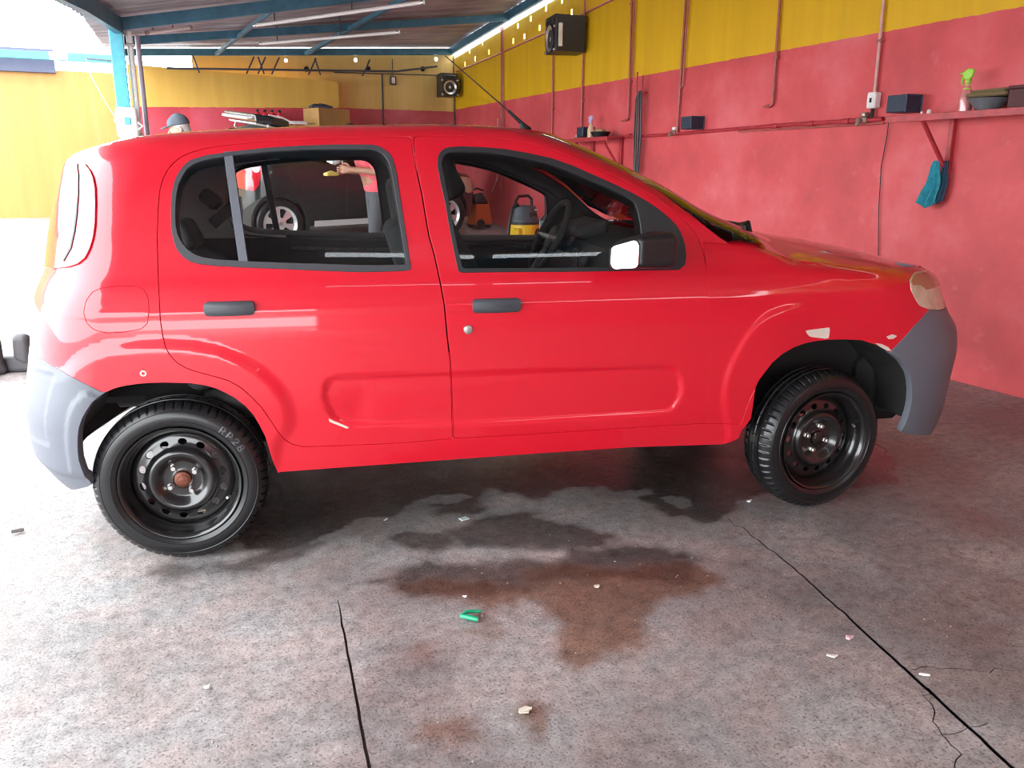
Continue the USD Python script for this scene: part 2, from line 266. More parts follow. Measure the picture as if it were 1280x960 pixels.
POLY = {
 'front_fender': [[2.012,0.382],[2.019,0.425],[2.033,0.485],[2.061,0.556],[2.108,0.619],[2.194,0.674],[2.285,0.694],[2.395,0.696],[2.473,0.69],[2.541,0.669],[2.601,0.645],[2.639,0.677],[2.775,0.791],[2.724,0.81],[2.702,0.832],[2.674,0.907],[2.74,0.937],[2.557,0.945],[2.344,0.965],[2.259,0.972],[2.187,0.98],[2.142,0.995],[2.114,1.015],[2.035,1.036],[1.939,1.049],[1.846,1.056]],
 'front_door_edge': [[1.843,1.057],[1.846,0.982],[1.847,0.894],[1.858,0.786],[1.868,0.647],[1.866,0.547],[1.865,0.391]],
 'front_door': [[0.824,1.413],[0.969,1.418],[1.091,1.411],[1.169,1.402],[1.247,1.387],[1.331,1.362],[1.379,1.343],[1.444,1.319],[1.558,1.27],[1.673,1.21],[1.746,1.154],[1.792,1.113],[1.822,1.071],[1.837,1.024],[1.845,0.968],[1.847,0.894],[1.858,0.786],[1.868,0.647],[1.866,0.547],[1.865,0.391],[1.77,0.392],[1.506,0.391],[1.132,0.389],[0.924,0.391],[0.921,0.535],[0.916,0.672],[0.906,0.761],[0.899,0.867],[0.888,0.947],[0.874,1.03],[0.859,1.092],[0.842,1.233],[0.827,1.324]],
 'rear_door': [[0.813,1.412],[0.698,1.409],[0.566,1.406],[0.436,1.399],[0.309,1.39],[0.209,1.378],[0.155,1.369],[0.104,1.354],[0.077,1.34],[0.054,1.322],[0.036,1.3],[0.022,1.273],[0.011,1.234],[0.005,1.18],[-0.001,1.087],[-0.002,0.99],[0.0,0.901],[-0.001,0.844],[0.002,0.793],[0.008,0.76],[0.02,0.733],[0.037,0.71],[0.06,0.692],[0.09,0.678],[0.138,0.662],[0.187,0.644],[0.226,0.618],[0.261,0.579],[0.286,0.546],[0.311,0.499],[0.331,0.458],[0.35,0.424],[0.372,0.405],[0.41,0.392],[0.571,0.388],[0.735,0.385],[0.917,0.39],[0.915,0.535],[0.91,0.672],[0.901,0.761],[0.894,0.867],[0.883,0.947],[0.869,1.03],[0.854,1.092],[0.837,1.233],[0.821,1.324]],
 'rear_frame': [[0.043,1.18],[0.047,1.226],[0.055,1.263],[0.068,1.291],[0.086,1.315],[0.105,1.331],[0.132,1.34],[0.164,1.348],[0.259,1.362],[0.352,1.372],[0.448,1.379],[0.565,1.384],[0.675,1.385],[0.701,1.382],[0.722,1.371],[0.74,1.357],[0.749,1.339],[0.758,1.298],[0.768,1.199],[0.78,1.091],[0.791,0.98],[0.701,0.978],[0.623,0.978],[0.495,0.985],[0.369,0.993],[0.25,1.0],[0.171,1.006],[0.123,1.012],[0.094,1.02],[0.071,1.037],[0.055,1.059],[0.047,1.087],[0.042,1.123]],
 'rear_glass': [[0.055,1.18],[0.059,1.221],[0.067,1.256],[0.08,1.283],[0.095,1.305],[0.115,1.32],[0.137,1.329],[0.169,1.337],[0.258,1.351],[0.351,1.361],[0.448,1.368],[0.564,1.371],[0.669,1.372],[0.695,1.369],[0.713,1.36],[0.728,1.345],[0.738,1.326],[0.744,1.295],[0.755,1.199],[0.767,1.091],[0.778,0.997],[0.702,0.997],[0.624,0.999],[0.496,1.005],[0.369,1.011],[0.25,1.018],[0.177,1.024],[0.134,1.031],[0.105,1.042],[0.084,1.059],[0.068,1.081],[0.059,1.103],[0.054,1.135]],
 'rear_divider': [[0.209,1.358],[0.234,1.361],[0.252,1.183],[0.27,1.007],[0.244,1.007],[0.226,1.184]],
 'front_frame': [[0.899,1.319],[0.902,1.345],[0.911,1.364],[0.927,1.375],[0.949,1.38],[0.982,1.382],[1.06,1.38],[1.139,1.374],[1.219,1.361],[1.298,1.345],[1.376,1.319],[1.455,1.285],[1.526,1.255],[1.583,1.228],[1.635,1.2],[1.681,1.17],[1.715,1.142],[1.743,1.113],[1.759,1.083],[1.769,1.047],[1.771,1.011],[1.764,0.981],[1.741,0.965],[1.535,0.965],[1.303,0.966],[1.106,0.969],[0.951,0.97],[0.94,1.034],[0.926,1.128],[0.918,1.196],[0.906,1.264]],
 'front_glass': [[0.912,1.319],[0.915,1.34],[0.923,1.353],[0.937,1.361],[0.959,1.364],[0.992,1.366],[1.059,1.364],[1.131,1.358],[1.209,1.345],[1.288,1.328],[1.363,1.302],[1.439,1.27],[1.502,1.244],[1.565,1.215],[1.59,1.199],[1.6,1.172],[1.608,1.114],[1.61,1.04],[1.598,0.976],[1.448,0.977],[1.304,0.978],[1.135,0.98],[0.964,0.982],[0.953,1.034],[0.939,1.128],[0.93,1.196],[0.92,1.264]],
 'fuel_flap': [[-0.225,0.874],[-0.217,0.907],[-0.197,0.933],[-0.167,0.945],[-0.116,0.95],[-0.069,0.948],[-0.046,0.938],[-0.035,0.914],[-0.034,0.875],[-0.042,0.835],[-0.062,0.818],[-0.112,0.811],[-0.159,0.809],[-0.197,0.82],[-0.217,0.84]],
 'tail_lamp': [[-0.457,1.335],[-0.316,1.328],[-0.261,1.318],[-0.227,1.299],[-0.207,1.277],[-0.194,1.245],[-0.188,1.197],[-0.188,1.136],[-0.194,1.095],[-0.206,1.061],[-0.224,1.032],[-0.254,1.013],[-0.296,1.002],[-0.361,0.994],[-0.489,0.985],[-0.561,0.983]],
 'lamp_seam': [[-0.311,1.314],[-0.286,1.281],[-0.27,1.22],[-0.268,1.158],[-0.273,1.11],[-0.288,1.06],[-0.326,1.019]],
 'rear_arch': [[0.319,0.297],[0.307,0.345],[0.29,0.44],[0.274,0.484],[0.257,0.522],[0.234,0.555],[0.206,0.582],[0.178,0.601],[0.147,0.619],[0.111,0.631],[0.072,0.639],[-0.004,0.645],[-0.051,0.646],[-0.094,0.644],[-0.125,0.64],[-0.154,0.634],[-0.179,0.624],[-0.202,0.611],[-0.225,0.593],[-0.243,0.568],[-0.261,0.54],[-0.275,0.509],[-0.285,0.469],[-0.291,0.431],[-0.294,0.397],[-0.291,0.367],[-0.286,0.338],[-0.278,0.306]],
 'front_arch': [[2.012,0.29],[2.012,0.382],[2.019,0.425],[2.033,0.485],[2.061,0.556],[2.085,0.589],[2.108,0.619],[2.147,0.651],[2.194,0.674],[2.238,0.687],[2.285,0.694],[2.339,0.697],[2.395,0.696],[2.473,0.69],[2.541,0.669],[2.602,0.637],[2.632,0.618],[2.658,0.598],[2.698,0.551],[2.717,0.514],[2.73,0.476],[2.739,0.432],[2.742,0.387],[2.739,0.345],[2.73,0.307]],
 'rear_bumper_top': [[-0.196,0.623],[-0.231,0.645],[-0.272,0.667],[-0.329,0.687],[-0.405,0.702],[-0.497,0.708],[-0.611,0.7]],
 'front_bumper_top': [[2.602,0.639],[2.616,0.66],[2.639,0.677],[2.699,0.736],[2.775,0.79],[2.836,0.777],[2.913,0.768]],
 'headlight': [[2.806,0.947],[2.929,0.943],[2.984,0.931],[2.959,0.923],[2.926,0.913],[2.891,0.885],[2.915,0.847],[2.94,0.801],[2.922,0.77],[2.837,0.78],[2.775,0.794],[2.724,0.81],[2.702,0.832],[2.678,0.872],[2.674,0.907],[2.71,0.932]],
 'recess': [[0.582,0.642],[0.741,0.639],[0.918,0.635],[1.127,0.635],[1.299,0.633],[1.505,0.63],[1.641,0.627],[1.687,0.625],[1.718,0.617],[1.74,0.606],[1.757,0.586],[1.767,0.552],[1.768,0.521],[1.762,0.49],[1.749,0.466],[1.732,0.449],[1.708,0.441],[1.655,0.439],[1.578,0.437],[1.306,0.438],[1.131,0.437],[0.916,0.441],[0.736,0.448],[0.627,0.454],[0.574,0.46],[0.532,0.472],[0.504,0.497],[0.49,0.529],[0.481,0.569],[0.485,0.608],[0.497,0.629],[0.524,0.639]],
 'front_flare': [[2.195,0.844],[2.135,0.834],[2.073,0.814],[2.03,0.783],[1.998,0.745],[1.973,0.711],[1.955,0.672],[1.932,0.629],[1.917,0.575],[1.912,0.529],[1.914,0.482],[1.928,0.425],[1.953,0.349]],
 'rear_flare': [[-0.329,0.694],[-0.305,0.716],[-0.281,0.736],[-0.248,0.757],[-0.212,0.773],[-0.173,0.784],[-0.123,0.79],[-0.067,0.793],[0.002,0.793],[0.087,0.785],[0.171,0.766],[0.242,0.732],[0.302,0.69],[0.342,0.648],[0.372,0.605],[0.39,0.563],[0.398,0.52],[0.395,0.477],[0.382,0.443],[0.354,0.415]],
 'handle_rear': [[0.134,0.897],[0.285,0.893],[0.283,0.852],[0.131,0.856]],
 'handle_front': [[0.992,0.884],[1.156,0.88],[1.155,0.837],[0.991,0.841]],
 'lock': [[0.975,0.781]],
 'sill': [[0.319,0.299],[0.324,0.3],[0.513,0.302],[0.733,0.304],[1.195,0.308],[1.591,0.309],[1.952,0.296],[1.983,0.306],[2.013,0.321],[2.012,0.382]],
 'sill_top': [[0.352,0.421],[0.372,0.402],[0.41,0.389],[0.735,0.382],[0.922,0.388],[1.132,0.385],[1.506,0.387],[1.77,0.389],[1.866,0.388],[2.013,0.38]],
 'a_seam': [[1.179,1.448],[1.271,1.428],[1.366,1.404],[1.406,1.391],[1.493,1.347],[1.586,1.304],[1.706,1.232],[1.788,1.165],[1.848,1.115],[1.903,1.073],[1.941,1.05]],
 'mirror_base': [[1.606,1.092],[1.742,1.102],[1.732,0.965],[1.595,0.976]],
 'shoulder': [[0.002,0.973],[0.563,0.813],[1.184,0.853],[1.859,0.843]],
 'bumper_line': [[-0.621,0.346],[-0.401,0.384],[-0.296,0.397]],
 'bumper_step': [[-0.334,0.681],[-0.373,0.612],[-0.404,0.53],[-0.417,0.459],[-0.387,0.427],[-0.344,0.428]],
 'bumper_lip': [[-0.261,0.624],[-0.3,0.582],[-0.322,0.527],[-0.335,0.471],[-0.34,0.429],[-0.347,0.338]],
 'door_mark': [[2.23,0.735],[2.337,0.744],[2.335,0.698],[2.255,0.71]],
 'rear_mark': [[-0.067,0.677]],
 'chip_a': [[2.532,0.676],[2.56,0.671],[2.589,0.658],[2.605,0.643],[2.584,0.646],[2.554,0.662]],
 'chip_b': [[2.577,0.699],[2.6,0.707],[2.622,0.7],[2.609,0.691],[2.588,0.689]],
 'scratch': [[0.498,0.491],[0.506,0.485],[0.532,0.472],[0.563,0.454],[0.557,0.45],[0.526,0.466],[0.5,0.479]],
 'mark_r': [[-0.075,0.688],[-0.061,0.69],[-0.052,0.679],[-0.058,0.666],[-0.073,0.664],[-0.081,0.675]],
}
# ---------------------------------------------------------------- the red hatchback
def sstep(x): x = np.clip(x, 0, 1); return x * x * (3 - 2 * x)
def sdist(poly, s, z):
    shp = s.shape; p = shapely.points(np.stack([s.ravel(), np.broadcast_to(z, shp).ravel()], 1))
    d = shapely.distance(p, poly.boundary); i = shapely.contains_xy(poly, s.ravel(), np.broadcast_to(z, shp).ravel())
    return np.where(i, d, -d).reshape(shp)
def pg(*pts): return Polygon(pts).buffer(0)
def smooth_poly(poly, r): return poly.buffer(r).buffer(-2 * r).buffer(r)
RECESS = smooth_poly(pg(*POLY['recess']), .012)
FLARE_F = pg(*POLY['front_flare'], (1.95, .2), (3.4, .2), (3.4, .80), (2.5, .84)).buffer(.05).buffer(-.10).buffer(.05)
FLARE_R = pg(*POLY['rear_flare'], (.30, .2), (-1.2, .2), (-1.2, .70), (-.42, .70)).buffer(.05).buffer(-.10).buffer(.05)
BZONE = pg(*POLY['rear_bumper_top'], (-.9, .70), (-.9, .2), (-.05, .2), (-.05, .58)).buffer(-.012)
LIP_R = pg(*POLY['bumper_lip'], (0.1, .2), (0.1, .75)).buffer(.02).buffer(-.02).intersection(BZONE)
STEP_R = pg(*POLY['bumper_step'], (-.9, .38), (-.9, .66)).buffer(-.02).buffer(.02).intersection(BZONE)
def uno_features(s, z):
    s, z = np.broadcast_arrays(s, z)
    out = np.zeros(s.shape)
    k = (s > .35) & (s < 1.9) & (z < .72)
    if k.any():
        d = sdist(RECESS, s[k], z[k]); out[k] += -.0085 * sstep((d + .004) / .024)
        out[k] += -.004 * np.exp(-(((s[k] - .60) / .05) ** 2 + ((z[k] - .53) / .06) ** 2))
    k = (s > 1.8) & (s < 2.7) & (z < .9)
    if k.any():
        d = sdist(FLARE_F, s[k], z[k]); out[k] += .008 * sstep((d + .002) / .034) * (1 - sstep((s[k] - 2.08) / .22))
    k = (s > -.75) & (s < .0) & (z < .72)
    if k.any():
        d = sdist(LIP_R, s[k], z[k]); out[k] += .009 * sstep((d + .002) / .022) - .006 * sstep((.335 - z[k]) / .02) * sstep((-.2 - s[k]) / .1) * (z[k] < .4)
        d = sdist(STEP_R, s[k], z[k]); out[k] -= .007 * sstep((d + .002) / .022)
    k = (s > -.75) & (s < .5) & (z < .85)
    if k.any():
        d = sdist(FLARE_R, s[k], z[k]); out[k] += .011 * sstep((d + .002) / .055)
    k = (z > .80) & (z < .92) & (s > -.3) & (s < 2.6)
    out[k] += .0016 * np.exp(-((z[k] - .862) / .012) ** 2) * (1 - sstep((s[k] - 1.9) / .3))
    return out
UP = Body(UNO_W, UNO_XFU, .30, 2.5, UNO_XR, .375, 2.0, UNO_ZTU, .07, uno_features)
LO = Body(UNO_W, UNO_XFL, .63, 3.4, UNO_XR, .375, 2.0, UNO_ZTL, .05, uno_features)

def ring_pts(ring, h):
    L = ring.length; n = max(int(math.ceil(L / h)), 8)
    c = np.array(ring.coords)[:-1]
    t = np.linspace(0, L, n, endpoint=False)
    # keep sharp corners
    d = np.concatenate([[0], np.cumsum(np.hypot(*np.diff(np.array(ring.coords), axis=0).T))])[:-1]
    e = np.roll(c, -1, 0) - c; b = c - np.roll(c, 1, 0)
    ang = np.abs(np.arctan2(b[:, 0] * e[:, 1] - b[:, 1] * e[:, 0], (b * e).sum(1)))
    keep = d[ang > .3]
    t = t[np.min(np.abs(t[:, None] - keep[None]), 1) > h * .45] if len(keep) else t
    t = np.sort(np.concatenate([t, keep]))
    return np.array([ring.interpolate(a).coords[0] for a in t])
def tri2d(poly, h, hb=None):
    hb = hb or h * .7
    rings = [ring_pts(poly.exterior, hb)] + [ring_pts(r, hb) for r in poly.interiors]
    b = np.vstack(rings)
    x0, y0, x1, y1 = poly.bounds
    gx, gy = np.meshgrid(np.arange(x0, x1, h), np.arange(y0, y1, h * .866)); gx[1::2] += h / 2
    g = np.stack([gx.ravel(), gy.ravel()], 1)
    inn = poly.buffer(-h * .5)
    g = g[shapely.contains_xy(inn, g[:, 0], g[:, 1])] if not inn.is_empty else g[:0]
    P = np.vstack([b, g]); T = Delaunay(P).simplices
    c = P[T].mean(1); T = T[shapely.contains_xy(poly, c[:, 0], c[:, 1])]
    a = P[T]; ar = (a[:, 1, 0] - a[:, 0, 0]) * (a[:, 2, 1] - a[:, 0, 1]) - (a[:, 1, 1] - a[:, 0, 1]) * (a[:, 2, 0] - a[:, 0, 0])
    T = T[np.abs(ar) > 1e-9]; ar = ar[np.abs(ar) > 1e-9]
    T = np.where((ar < 0)[:, None], T[:, [0, 2, 1]], T)
    return P, T, rings
def skin(B, poly, h=.02, off=0.0, depth=.012, feat=True, bev=.002):
    """a panel cut to poly in (s, z) on the body surface, its edges turned in. Local axes: x forward, y left (the side seen is y < 0)."""
    out = []
    for g in getattr(poly, 'geoms', [poly]):
        if g.area < 1e-5: continue
        P, T, rings = tri2d(g, h)
        v = (B.at if feat else B.raw)(P[:, 0], P[:, 1]); n = B.normal(P[:, 0], P[:, 1], feat); v = v + n * off
        V, F, N, base = [v], [T], [n], len(v)
        if depth:
            k = 0
            for r in rings:
                m = len(r); idx = np.arange(k, k + m); k += m
                a, na = v[idx], n[idx]
                e = np.roll(a, -1, 0) - np.roll(a, 1, 0); lat = np.cross(e, na); lat /= np.linalg.norm(lat, axis=1, keepdims=True) + 1e-12
                lv = [(a, na * .75 + lat * .66), (a + lat * bev * .6 - na * bev, lat * .9 + na * .2), (a + lat * bev * .6 - na * depth, lat)]
                for q, (p_, n_) in enumerate(lv):
                    V.append(p_); N.append(n_ / np.linalg.norm(n_, axis=1, keepdims=True))
                    if q:
                        i = base + (q - 1) * m + np.arange(m); j = base + (q - 1) * m + (np.arange(m) + 1) % m
                        F.append(np.vstack([np.stack([i, i + m, j], 1), np.stack([j, i + m, j + m], 1)]))
                base += 3 * m
        out.append((np.vstack(V), np.vstack(F), np.vstack(N)))
    V, F, N, b = [], [], [], 0
    for v, f, n in out: V.append(v); F.append(f + b); N.append(n); b += len(v)
    V, F, N = np.vstack(V), np.vstack(F), np.vstack(N)
    # make winding agree with the normals, and go to local axes (y left)
    V = V * [1, -1, 1]; N = N * [1, -1, 1]
    return wind(V, F, N)
def flat_pane(B, poly, h=.05, off=-.007):
    """side window glass: the gently curved sheet that best fits the body over its opening"""
    P, T, _ = tri2d(poly, h); p = B.raw(P[:, 0], P[:, 1]); x, z = p[:, 0], p[:, 2]; x0, z0 = x.mean(), z.mean()
    A = np.stack([np.ones(len(x)), x - x0, z - z0, (z - z0) ** 2], 1); ok = P[:, 0] < np.quantile(P[:, 0], .8)
    c = np.linalg.lstsq(A[ok], p[ok, 1], rcond=None)[0]; c[3] = -.12; c[0] = np.median(p[ok, 1] - A[ok][:, 1:] @ c[1:])
    o = np.minimum(A @ c, p[:, 1] + .004) if False else A @ c
    n = np.stack([-c[1] + 0 * x, np.ones(len(x)), -(c[2] + 2 * c[3] * (z - z0))], 1); n /= np.linalg.norm(n, axis=1, keepdims=True)
    V = np.stack([x, o, z], 1) + n * off
    return wind(V * [1, -1, 1], T, n * [1, -1, 1])
def wind(V, F, N):
    c = np.cross(V[F[:, 1]] - V[F[:, 0]], V[F[:, 2]] - V[F[:, 0]]); s = (c * N[F].mean(1)).sum(1)
    F = np.where((s < 0)[:, None], F[:, [0, 2, 1]], F)
    return V, F, N
def flip(m):
    if isinstance(m, tuple) and len(m) == 3: return m[0] * [1, -1, 1], m[1][:, [0, 2, 1]], m[2] * [1, -1, 1]
    v, f = to_vf(m); return trimesh.Trimesh(v * [1, -1, 1], f[:, [0, 2, 1]], process=False)
def join3(*ms):
    V, F, N, b = [], [], [], 0
    for v, f, n in ms: V.append(v); F.append(f + b); N.append(n); b += len(v)
    return np.vstack(V), np.vstack(F), np.vstack(N)

GAP = .0028
ARCH_R = smooth_poly(pg(*POLY['rear_arch'], (-.24, .1), (.33, .1)), .008)
ARCH_F = smooth_poly(pg(*POLY['front_arch'], (2.72, .1), (1.99, .1)), .008)
DOOR_F = smooth_poly(pg(*POLY['front_door']), .006)
DOOR_R = smooth_poly(pg(*POLY['rear_door']), .006)
LAMP = smooth_poly(pg(*POLY['tail_lamp']), .008).intersection(sbox(-.545, .9, 0, 1.4))
LAMP = LAMP.union(pg((-.40, 1.332), (-.50, 1.335), (-.545, .985), (-.40, .988))).buffer(.004).buffer(-.004)
FLAP = smooth_poly(pg(*POLY['fuel_flap']), .01)
FENDER = pg(*POLY['front_fender'][:10], (2.602, .639), (2.639, .677), (2.699, .736), (2.775, .79), (3.30, .79), (3.30, .93), (2.95, .931), (2.80, .936), (2.725, .94), (2.586, .949), (2.37, .968), (2.213, .985), (2.128, 1.017), (2.0, 1.06), (1.95, 1.058), *POLY['front_fender'][-2:], *POLY['front_door_edge']).buffer(0)
HEADL = smooth_poly(pg((2.80, .929), (2.735, .929), (2.705, .921), (2.676, .905), (2.676, .872), (2.700, .835), (2.724, .81), (2.775, .794), (2.85, .784), (2.95, .784), (3.06, .80), (3.11, .83), (3.09, .872), (3.02, .905), (2.92, .926)), .006)
RF, RG = smooth_poly(pg(*POLY['rear_frame']), .006), smooth_poly(pg(*POLY['rear_glass']), .006)
FF, FG = smooth_poly(pg(*POLY['front_frame']), .006), smooth_poly(pg(*POLY['front_glass']), .006)
RDIV = pg(*POLY['rear_divider'])
def edge_top(B, ss, dz=0.0):
    out = []
    for s in ss:
        z = 1.0
        for _ in range(40): z = .5 * z + .5 * float(B.ztop(B.raw(s, z)[0]))
        out.append((s, z + dz))
    return out
S_T = -.53
roof_edge_side = edge_top(UP, np.linspace(1.17, S_T, 70))
SIDE = pg(*[(s, z) for s, z in POLY['sill']][:9], (2.02, .352), (2.05, .40), (2.05, .5), (2.06, .7), *POLY['a_seam'][::-1][:10], *roof_edge_side,
          (-.553, 1.0), (-.563, .72), *POLY['rear_bumper_top'][::-1], (-.25, .2), (.30, .2))
body = SIDE.difference(ARCH_R).difference(DOOR_F.buffer(GAP)).difference(DOOR_R.buffer(GAP)).difference(LAMP.buffer(.001)).difference(FENDER.buffer(GAP)).difference(FLAP.buffer(.0022))
body = max(getattr(body, 'geoms', [body]), key=lambda g: g.area) if False else unary_union([g for g in getattr(body, 'geoms', [body]) if g.area > .002])
fender = FENDER.difference(ARCH_F).difference(HEADL.buffer(.0015))
fender = max(getattr(fender, 'geoms', [fender]), key=lambda g: g.area)
sRc = lambda z: UP.ends(np.asarray(z, float))[0]
sFc = lambda z: LO.ends(np.asarray(z, float))[1]
rb_top = POLY['rear_bumper_top'][:-1] + [(-.5, .708)] + [(float(a), .70) for a in np.linspace(-.62, sRc(.7), 8)]
RBUMP = pg(*rb_top, *[(float(sRc(z)) , float(z)) for z in np.linspace(.69, .21, 8)], (-.80, .205), (-.55, .215), (-.44, .235), (-.36, .262), (-.30, .285), (-.255, .312), (-.20, .25), (0, .3), (0, .60)).difference(ARCH_R)
RBUMP = max(getattr(RBUMP, 'geoms', [RBUMP]), key=lambda g: g.area)
FBUMP = pg((2.602, .639), (2.639, .677), (2.699, .736), (2.775, .79), (2.85, .780), (2.95, .780), (3.10, .778), (3.3, .77), (float(sFc(.77)), .765), *[(float(sFc(z)), float(z)) for z in np.linspace(.75, .22, 8)], (3.2, .215), (2.95, .245), (2.80, .275), (2.70, .305), (2.66, .33), (2.60, .37), (2.5, .5)).difference(ARCH_F)
FBUMP = max(getattr(FBUMP, 'geoms', [FBUMP]), key=lambda g: g.area)
GRILLE = pg((3.15, .785), *[(float(sFc(z)), float(z)) for z in np.linspace(.772, .90, 5)], (3.14, .90), (3.10, .885), (3.13, .86), (3.13, .82))
TAILG = pg((-.537, 1.30), *edge_top(UP, np.linspace(S_T, float(sRc(1.34)), 12)), *[(float(sRc(z)), float(z)) for z in np.linspace(1.33, .71, 16)], (-.569, .71), (-.557, 1.0))
TGLASS = pg((-.60, 1.02), (-.585, 1.15), (-.575, 1.285), *[(float(sRc(z)), float(z)) for z in np.linspace(1.285, 1.02, 8)])

car = thing('hatchback_car', 'red five-door hatchback with grey bumpers and black steel wheels parked across the wet shed floor', 'car',
            (.22964, 3.56556, 0), -12.907)
def both(name, m, material, label=None, parent=None):
    """the seen right side and its mirror on the left"""
    return obj(name, m, M[material], parent or car, label=label), obj(name, flip(m), M[material], parent or car)
body_m = skin(UP, body, .014)
side_R, side_L = both('body_side', body_m, 'red_paint')
# doors
dF = DOOR_F.buffer(-.0005).difference(FF.buffer(-.001)); dR = DOOR_R.buffer(-.0005).difference(RF.buffer(-.001))
door_FR, door_FL = both('front_door', skin(UP, dF, .014), 'red_paint')
door_RR, door_RL = both('rear_door', skin(UP, dR, .014), 'red_paint')
def sub(pair, name, m, material, label=None):
    obj(name, m, M[material], pair[0], label=label); obj(name, flip(m), M[material], pair[1])
FDq = (door_FR, door_FL); RDq = (door_RR, door_RL)
sub(FDq, 'window_frame', skin(UP, FF.difference(FG), .02, .003, .065), 'seal_black', 'black rubber window frame')
sub(RDq, 'window_frame', skin(UP, RF.difference(RG), .02, .003, .065), 'seal', 'grey rubber window frame')
sub(RDq, 'window_divider', skin(UP, RDIV, .02, .002, .02), 'grey_plastic', 'grey upright window divider')
sub(FDq, 'window_glass', flat_pane(UP, FG.buffer(.006).intersection(sbox(0, 0, float(np.array(POLY['front_glass'])[:, 0].max()) - .0, 2))), 'glass')
div = RDIV
left_part = pg((-1, .5), (.30, .5), *[p for p in [(float(RDIV.centroid.x) - .012, 1.6)]], (-1, 1.6))
RGp = RG.buffer(.004)
cutl = LineString([(np.mean([RDIV.exterior.coords[5][0], RDIV.exterior.coords[0][0]]), 0)] * 2) if False else None
rc = np.array(RDIV.exterior.coords); top = rc[rc[:, 1] > 1.25].mean(0); bot = rc[rc[:, 1] < 1.06].mean(0)
dr = (top - bot) / np.linalg.norm(top - bot); A_, B_ = bot - dr * .6, top + dr * .6
half = pg(tuple(A_), tuple(B_), (-2, B_[1]), (-2, A_[1]))
sub(RDq, 'window_glass', flat_pane(UP, RGp.intersection(half)), 'glass')
sub(RDq, 'window_glass', flat_pane(UP, RGp.difference(half)), 'glass')
# handles: a bowed bar standing in a shallow cup
def handle_mesh(key, B=UP):
    q = np.array(POLY[key]); s0, s1 = q[:, 0].min(), q[:, 0].max(); z0, z1 = q[:, 1].min(), q[:, 1].max()
    sc, zc, L, H = (s0 + s1) / 2, (z0 + z1) / 2, s1 - s0, z1 - z0
    o = float(B.at(np.array(sc), np.array(zc))[1])
    prof = sbox(-L / 2, -H / 2, L / 2, H / 2).buffer(-.014).buffer(.014)
    u = m3.CrossSection([np.array(prof.exterior.coords)[:-1][::-1]]).extrude(.020).refine_to_length(.012)
    def w(p):
        p = np.array(p); bow = .008 * (1 - (2 * p[:, 0] / L) ** 2); rd = np.clip(np.abs(p[:, 1]) / (H / 2), 0, 1)
        zz = np.where(p[:, 2] > .01, p[:, 2] + bow - .006 * rd ** 3, p[:, 2]); p[:, 2] = zz; return p
    v, f = to_vf(u); v = w(v)
    T = np.stack([v[:, 0] + sc, -(o + v[:, 2] - .008), v[:, 1] + zc], 1)
    m = trimesh.Trimesh(T, f, process=False); m.fix_normals(); return m
sub(FDq, 'door_handle', handle_mesh('handle_front'), 'handle', 'dark grey bar door handle')
sub(RDq, 'door_handle', handle_mesh('handle_rear'), 'handle', 'dark grey bar door handle')
ls, lz = POLY['lock'][0]; lo = float(UP.at(np.array(ls), np.array(lz))[1])
lock = lathe([(0, .007), (.009, .007), (.0145, .005), (.0165, .001), (.0165, -.01), (0, -.01)], 28)
lock.apply_transform(Rx(90)); lock.apply_translation([ls, -lo, lz]); sub(FDq, 'door_lock', lock, 'lock', 'round silver key lock')
# front end and rear end
both('front_fender', skin(LO, fender, .010), 'red_paint')
patch = pg(*POLY['door_mark']).difference(ARCH_F.buffer(.004))
both_f = obj('paint_patch', skin(LO, patch.buffer(-.004).buffer(.003), .02, .0012, .001), M['bare'], car, label='pale bare patch above the front wheel arch')
both('rear_bumper', skin(LO, RBUMP, .011, .002, .03), 'grey_plastic', 'grey plastic rear bumper corner')
both('front_bumper', skin(LO, FBUMP, .02, .002, .03), 'grey_plastic', 'dark grey plastic front bumper corner')
for k_, lab_ in (('chip_a', 'bare paint chip'), ('chip_b', 'bare paint chip'), ('mark_r', 'pale scuff ring')):
    obj('paint_chip', skin(LO, (pg(*POLY[k_]).difference(ARCH_F) if k_ != 'mark_r' else Point(pg(*POLY[k_]).centroid).buffer(.010).difference(Point(pg(*POLY[k_]).centroid).buffer(.006))), .02, .0010, .0008), M['bare'], car, label=lab_)
obj('paint_scratch', skin(UP, pg(*POLY['scratch']), .02, .0010, .0008), M['bare'], car, label='pale scratch on the rear door moulding')
hl_R, hl_L = both('headlight', skin(LO, HEADL, .015, .002, .02), 'white_lens', 'cloudy yellowed headlight lens')
INDI = HEADL.buffer(-.006).intersection(pg((2.5, .893), (2.73, .886), (2.76, .868), (2.95, .872), (3.2, .86), (3.2, 1), (2.5, 1)))
im_ = skin(LO, INDI, .015, .0045, .002); obj('indicator_lens', im_, M['amber'], hl_R, label='brownish upper indicator lens'); obj('indicator_lens', flip(im_), M['amber'], hl_L)
tl = skin(UP, LAMP.buffer(-.001), .016, .006, .02)
tl_R, tl_L = both('tail_lamp', tl, 'red_lens', 'red tail lamp')
seam = LineString(POLY['lamp_seam']).buffer(.0035).intersection(LAMP)
obj('lamp_rib', skin(UP, seam, .01, .0085, .004), M['dark_plastic'], tl_R); obj('lamp_rib', flip(skin(UP, seam, .01, .0085, .004)), M['dark_plastic'], tl_L)
both('fuel_flap', skin(LO, FLAP, .015), 'red_paint') if False else obj('fuel_flap', skin(LO, FLAP, .015), M['red_paint'], car)
both('grille', skin(LO, GRILLE, .02, -.01, .02), 'dark_plastic')
tg = skin(UP, TAILG.difference(TGLASS), .025); obj('tailgate', join3(tg, flip(tg)), M['red_paint'], car)
